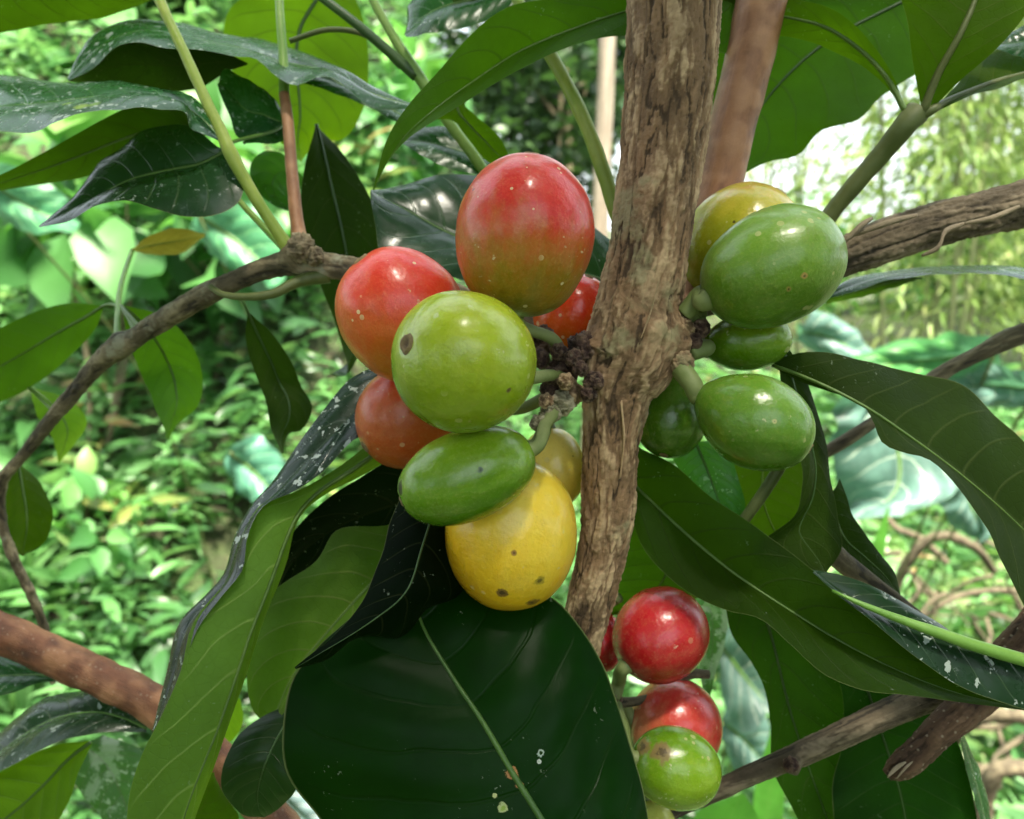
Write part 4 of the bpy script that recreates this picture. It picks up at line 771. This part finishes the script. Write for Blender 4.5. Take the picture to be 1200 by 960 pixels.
V_, F_, H_ = [], [], []
for k in range(26):
    px, py, d0 = 1030 + rng.random() * 200, 570 + rng.random() * 190, 88 + rng.random() * 25
    if k > 17: py = 830 + rng.random() * 130; px = 1100 + rng.random() * 120; d0 = 60 + rng.random() * 12
    p = P(px, py, d0); dv = Vector((rng.normal(0, 1), rng.normal(0, .5), rng.normal(0, .5))).normalized(); q = [(p, .0028)]
    for i in range(5): dv = (dv + Vector(rng.normal(0, .45, 3))).normalized(); p = p + dv * .022; q.append((p, .0026 - .0004 * i))
    tt = tube('tmp', q, None, None, seg=6, rings=16, disp=.0004, mode='soft'); b0 = len(V_)
    V_ += [v.co.copy() for v in tt.data.vertices]; F_ += [tuple(b0 + i for i in f.vertices) for f in tt.data.polygons]; mm = tt.data; bpy.data.objects.remove(tt); bpy.data.meshes.remove(mm)
o = link('twig_tangle', V_, F_, M_TWIG, None, [(v.x, v.z) for v in V_], {'layer_shade': [.6] * len(V_)}); o['kind'] = 'stuff'; o['label'] = 'tangle of thin dry twigs lying over the weeds at right'
# large pale blue-green aroid leaves at right
TARO = dict(top=(.10, .19, .16), under=(.10, .2, .15), trans=(.15, .4, .2), tw=.22, rough=.42, vein=.9, nv=6, spots=.2)
def aroid(label, leaves, gp):
    c = P(*gp); base = Vector((c.x, c.y, ground_z(c.x, c.y))); r = root('aroid_plant', base, label, 'plant', 'broad pale leaved plants behind the coffee')
    for (A, B, M, d, kw) in leaves:
        o = leaf(r, A, B, M, dA=d, dB=d[::-1] if isinstance(d, tuple) else d, side='top', rib=9, ns=30, nt=16, bulge=.006, quilt=.002, ripple=.006, **dict(TARO, **kw))
        dd = d[0] if isinstance(d, tuple) else d
        p0 = P(*M[0], dd); tube('leaf_stalk', [(p0, .0012), (p0.lerp(base, .2) + Vector((.05, .16, .0)), .0012), (p0.lerp(base, .6) + Vector((.04, .30, -.03)), .0016), (base + Vector((0, .3, -.05)), .002)], M_OLIVE, r, seg=8, rings=20)
    return r
aroid('plant with broad drooping blue-green leaf behind the dark leaf at right', [([(985, 460), (975, 520), (982, 575), (1000, 612)], [(1080, 470), (1125, 520), (1118, 575), (1000, 614)], [(1020, 465), (1050, 520), (1050, 575), (1000, 613)], (58, 64), {}),
      ([(1110, 560), (1100, 590), (1125, 625), (1160, 632)], [(1150, 570), (1175, 590), (1170, 615), (1160, 633)], [(1130, 565), (1138, 595), (1160, 633)], (70, 74), {})], (1050, 700, 75))
aroid('plant with pale leaves under the large peeling branch', [([(935, 378), (960, 365), (1000, 385), (1025, 425)], [(930, 395), (960, 415), (990, 425), (1024, 427)], [(932, 385), (970, 395), (1024, 426)], (75, 80), {}),
      ([(1165, 395), (1110, 392), (1050, 400), (1010, 420), (960, 450)], [(1170, 420), (1120, 445), (1060, 450), (1010, 450), (960, 455)], [(1168, 408), (1110, 418), (1040, 428), (960, 452)], (60, 66), dict(top=(.05, .2, .05), under=(.05, .2, .05))),
      ([(1200, 430), (1160, 425), (1120, 440), (1090, 455)], [(1230, 480), (1190, 480), (1140, 475), (1090, 458)], [(1215, 455), (1160, 452), (1090, 456)], (62, 66), {})], (1080, 600, 78))
aroid('plant with two wide mint green leaves at the left edge', [([(0, 190), (40, 205), (80, 235), (90, 270)], [(-60, 215), (-10, 250), (40, 275), (88, 272)], [(-30, 200), (30, 240), (89, 271)], (75, 80), dict(top=(.06, .22, .10))),
      ([(240, 230), (300, 240), (335, 270), (330, 330)], [(225, 270), (250, 300), (290, 325), (328, 332)], [(232, 250), (280, 285), (329, 331)], (95, 99), dict(top=(.06, .22, .10)))], (120, 520, 95))
aroid('plant with a single bluish leaf showing below the orange cherry', [([(275, 520), (300, 510), (335, 545), (330, 590)], [(265, 545), (280, 575), (300, 590), (328, 592)], [(270, 530), (300, 555), (329, 591)], (85, 88), dict(top=(.08, .24, .16)))], (310, 700, 95))
aroid('plant with grey leaves low between the hanging leaves', [([(850, 740), (870, 700), (900, 760), (905, 830)], [(840, 770), (850, 830), (870, 860), (903, 832)], [(845, 755), (870, 790), (904, 831)], (60, 63), dict(top=(.08, .14, .12))),
      ([(850, 830), (880, 820), (905, 860), (900, 900)], [(845, 860), (860, 900), (880, 920), (899, 902)], [(848, 845), (875, 870), (899, 901)], (66, 68), {}),
      ([(330, 905), (350, 925), (380, 950), (400, 1000)], [(320, 915), (325, 950), (350, 980), (398, 1001)], [(325, 910), (350, 950), (399, 1000)], (70, 72), dict(top=(.16, .24, .24)))], (880, 960, 75))
# yellowing leaf on a thin stalk, left
# tall grass blade pieces, right middle and bottom
gr = root('grass_tuft', P(1000, 960, 55), 'upright bright green strap leaves between the hanging coffee leaves', 'grass')
for (A, B, d) in (([(1010, 680), (1022, 640), (1040, 595)], [(1030, 690), (1038, 640), (1042, 595)], 50), ([(880, 1000), (885, 920), (905, 850)], [(912, 1000), (920, 920), (910, 850)], 40), ([(800, 990), (820, 950), (870, 930)], [(900, 1000), (890, 960), (872, 931)], 20)):
    leaf(gr, A, B, dA=d, dB=d, rib=0, ns=16, nt=6, name='blade', top=(.1, .3, .05), under=(.1, .3, .05), trans=(.25, .7, .06), tw=.45, m=None)

# ------------------------------------------------------------------ trees and bamboo beyond
BAM = scatter_mat('bamboo_leaf', [(0, (.07, .14, .03)), (.4, (.16, .27, .06)), (.8, (.26, .36, .10)), (1, (.36, .38, .15))], tw=.45, trc=(.38, .54, .12))
DARK = scatter_mat('tree_leaf', [(0, (.015, .035, .02)), (.5, (.035, .08, .03)), (1, (.08, .15, .05))], tw=.25, trc=(.1, .25, .04))
M_CULM = bark_mat((.10, .13, .05), (.20, .24, .09), (.34, .34, .18), bump=.2); M_PALE = bark_mat((.18, .14, .10), (.34, .27, .2), (.5, .42, .33), bump=.4)
def bamboo(x, y, N, label, h=4.6, w=1.0):
    b = Vector((x, y, ground_z(x, y))); r = root('bamboo_clump', b, label, 'bamboo', 'sunlit bamboo beyond the bank')
    P_, D_ = [], []
    for k in range(6):
        a = rng.random() * 6.28; lean = Vector((math.cos(a) * w * .5, math.sin(a) * w * .5, 0)) * rng.random() * 2; b0 = b + Vector((rng.normal(0, .15), rng.normal(0, .15), -.1)); hh = h * (.75 + .3 * rng.random())
        pts = [(b0, .012), (b0 + lean * .25 + Vector((0, 0, hh * .4)), .011), (b0 + lean * .6 + Vector((0, 0, hh * .75)), .008), (b0 + lean * 1.3 + Vector((0, 0, hh)), .004)]
        tube('culm', pts, M_CULM, r, seg=8, rings=30)
        cc = resample([p for p, _ in pts], 40)
        for q in range(N // 6):
            c = cc[int(4 + rng.random() ** .7 * 35)]; rad = .12 + .45 * rng.random(); a2 = rng.random() * 6.28
            tip = (c.x + math.cos(a2) * rad, c.y + math.sin(a2) * rad, c.z - rad * .35 + rng.normal(0, .06)); P_.append(tip); D_.append((math.cos(a2) + rng.normal(0, .4), math.sin(a2) + rng.normal(0, .4), -.6 + rng.normal(0, .3)))
    P_ = np.array(P_); D_ = np.array(D_); scatter('foliage', P_, D_, .06 + .06 * rng.random(len(P_)), rng.random(len(P_)), 'bamboo', BAM, r, off=tuple(b))
bamboo(2.15, 4.3, 6500, 'nearest bamboo clump, centre of the sunlit gap at right'); bamboo(3.1, 4.9, 6500, 'bamboo clump at the right edge beyond the peeling branch')
bamboo(3.2, 6.2, 6000, 'taller bamboo clump further back between the two nearer ones', 5.5); bamboo(4.3, 6.8, 3000, 'rearmost bamboo clump at far right', 5.5)
bamboo(2.0, 6.6, 2600, 'thin bamboo clump showing beside the white patch of sky', 3.4)
def tree(x, y, h, cr, N, size, label, tr=.05, material=DARK, leanx=0, mt=None, low=.35):
    b = Vector((x, y, ground_z(x, y))); r = root('background_tree', b, label, 'tree', 'trees beyond the bank')
    top = b + Vector((leanx, 0, h)); mt = mt or M_BRANCH
    tube('trunk', [(b - Vector((0, 0, .2)), tr), (b.lerp(top, .5) + Vector((.03, 0, 0)), tr * .8), (top, tr * .35)], mt, r, seg=14, rings=50, disp=tr * .06, mode='soft')
    P_ = []; nc = 46
    for k in range(nc):
        u = rng.normal(0, 1, 3); u /= np.linalg.norm(u); c = np.array(top) + u * cr * (.35 + .65 * rng.random()) * np.array([1, 1, .8]) - np.array([0, 0, h * low * rng.random()])
        P_.append(c + rng.normal(0, cr * .13, (N // nc, 3)))
        if k < 12:
            s = b.lerp(top, .45 + .5 * rng.random()); tube('limb', [(s, tr * .35), ((s + Vector(c)) / 2 + Vector((0, 0, .05)), tr * .22), (Vector(c), tr * .06)], mt, r, seg=6, rings=14)
    P_ = np.concatenate(P_); scatter('crown', P_, rand_dir(len(P_)), size * (.7 + .6 * rng.random(len(P_))), rng.random(len(P_)), 'oval', material, r, off=tuple(b))
tree(.30, 5.4, 2.1, 1.0, 3600, .09, 'dark leafed tree with sky glinting through, left of the trunk')
tree(.40, 7.5, 2.6, 1.1, 4200, .11, 'dark leafed tree farther back behind the brown stem')
tree(-1.4, 6.0, 3.4, 1.3, 4600, .12, 'dense tree above the bank behind the light arching leaf', material=UB)
tree(-3.2, 5.4, 3.2, 1.4, 4600, .13, 'dense tree above the bank at the top left corner', material=UB)
tree(.245, 2.7, 3.4, .5, 500, .09, 'slender pale trunked tree between arching leaf and coffee trunk', tr=.030, mt=M_PALE, leanx=.02, material=UB, low=.0)
for x_, y_, l_ in ((2.1, 10.5, 'low far bush on the horizon just right of the fruit'), (3.6, 10.0, 'low far bush on the horizon behind the middle bamboo'), (5.6, 10.5, 'low far bush on the horizon at far right'), (8.0, 9.5, 'low far bush on the horizon beyond the frame')):
    tree(x_, y_, .5, 1.0, 1500, .14, l_, tr=.04, material=UB, low=.9)
tree(5.6, 9.0, 2.6, 2.1, 3500, .13, 'far tree at right showing pale green through the bamboo', material=BAM, low=.7)

b0 = Vector((-.9, -2.2, ground_z(-.9, -2.2))); r0 = root('light_blocker_tree', b0, 'broad unseen tree added behind the camera to block front light on the coffee', 'tree')  # added out of view to keep front sky light off the coffee
tube('trunk', [(b0 - Vector((0, 0, .2)), .11), (b0 + Vector((.1, .1, 1.4)), .09), (b0 + Vector((.5, .3, 2.8)), .05)], M_BRANCH, r0, seg=16, rings=40, disp=.006, mode='soft')
cc = []
for k in range(60):
    a = rng.random() * math.pi - math.pi; el = R(-8 + 62 * rng.random()); rr_ = 1.7 + .6 * rng.random()
    if abs(a + math.pi * .44) < .50 and R(18) < el < R(54): continue  # opening left in the added crown for highlights on the fruit
    c = np.array([math.cos(a) * math.cos(el) * rr_, math.sin(a) * math.cos(el) * rr_, 1.4 + math.sin(el) * rr_]); cc.append(c + rng.normal(0, .20, (130, 3)))
cc = np.concatenate(cc); scatter('crown', cc, rand_dir(len(cc)), .10 + .07 * rng.random(len(cc)), rng.random(len(cc)), 'oval', DARK, r0, off=tuple(b0))

# foliage added out of view, above and behind the camera, to block sun
rng = np.random.default_rng(5)
EL, ROT = R(70), R(160)
D = Vector((math.sin(ROT) * math.cos(EL), math.cos(ROT) * math.cos(EL), math.sin(EL)))
cc = []
for k in range(26):
    u = rng.normal(0, 1, 3); u = u / np.linalg.norm(u) * .36 * rng.random() ** .5 * np.array([1.15, 1, .45])
    uv_ = Vector(u); uv_ = uv_ - D * uv_.dot(D)
    if uv_.length < .115: continue  # gap carved in the added leaves so some sun reaches the fruit
    cc.append(np.array(P(640, 450, 9) + D * .62) + u + rng.normal(0, .06, (15, 3)))
cc = np.concatenate(cc); off_ = base_of(plant)
scatter('added_shade_foliage', cc, rand_dir(len(cc)), .09 + .05 * rng.random(len(cc)), rng.random(len(cc)), 'oval', DARK, plant, off=tuple(off_))['kind'] = 'stuff'

# ================================================================== light, sky, camera
W_ = bpy.data.worlds.new('World'); scene.world = W_; W_.use_nodes = True; t = W_.node_tree; t.nodes.clear()
sky = t.nodes.new('ShaderNodeTexSky'); sky.sky_type = 'NISHITA'; sky.sun_disc = False; sky.sun_elevation = EL; sky.sun_rotation = ROT; sky.dust_density = 4; sky.air_density = 1.2
mixn = t.nodes.new('ShaderNodeMix'); mixn.data_type = 'RGBA'; mixn.inputs[0].default_value = .65; t.links.new(sky.outputs[0], mixn.inputs[6]); mixn.inputs[7].default_value = (9.0, 9.8, 10.2, 1)
bg = t.nodes.new('ShaderNodeBackground'); bg.inputs[1].default_value = .07; t.links.new(mixn.outputs[2], bg.inputs[0])
wo = t.nodes.new('ShaderNodeOutputWorld'); t.links.new(bg.outputs[0], wo.inputs[0])
sl = bpy.data.lights.new('sun', 'SUN'); sl.energy = 5.0; sl.angle = R(12); sl.color = (1, .93, .78); so = bpy.data.objects.new('sun', sl); COL.objects.link(so)
so.rotation_euler = D.to_track_quat('Z', 'Y').to_euler(); so.location = (0, 0, 8)
cd = bpy.data.cameras.new('camera'); cam = bpy.data.objects.new('camera', cd); COL.objects.link(cam); cam.location = CAM; cam.rotation_euler = (math.pi / 2 - PITCH, 0, 0)
cd.sensor_width = 36; cd.lens = 36 * F / 1200; cd.clip_start = .005; cd.clip_end = 500
cd.dof.use_dof = True; cd.dof.focus_distance = .083; cd.dof.aperture_fstop = 46.0; cd.dof.aperture_blades = 0
scene.camera = cam
scene.view_settings.view_transform = 'Standard'; scene.view_settings.look = 'None'; scene.view_settings.gamma = 1; scene.view_settings.exposure = 2.25
cy = scene.cycles; cy.use_denoising = True; cy.max_bounces = 8; cy.diffuse_bounces = 4; cy.glossy_bounces = 3; cy.transmission_bounces = 6; cy.sample_clamp_indirect = 8
cy.use_adaptive_sampling = True; cy.adaptive_threshold = .02
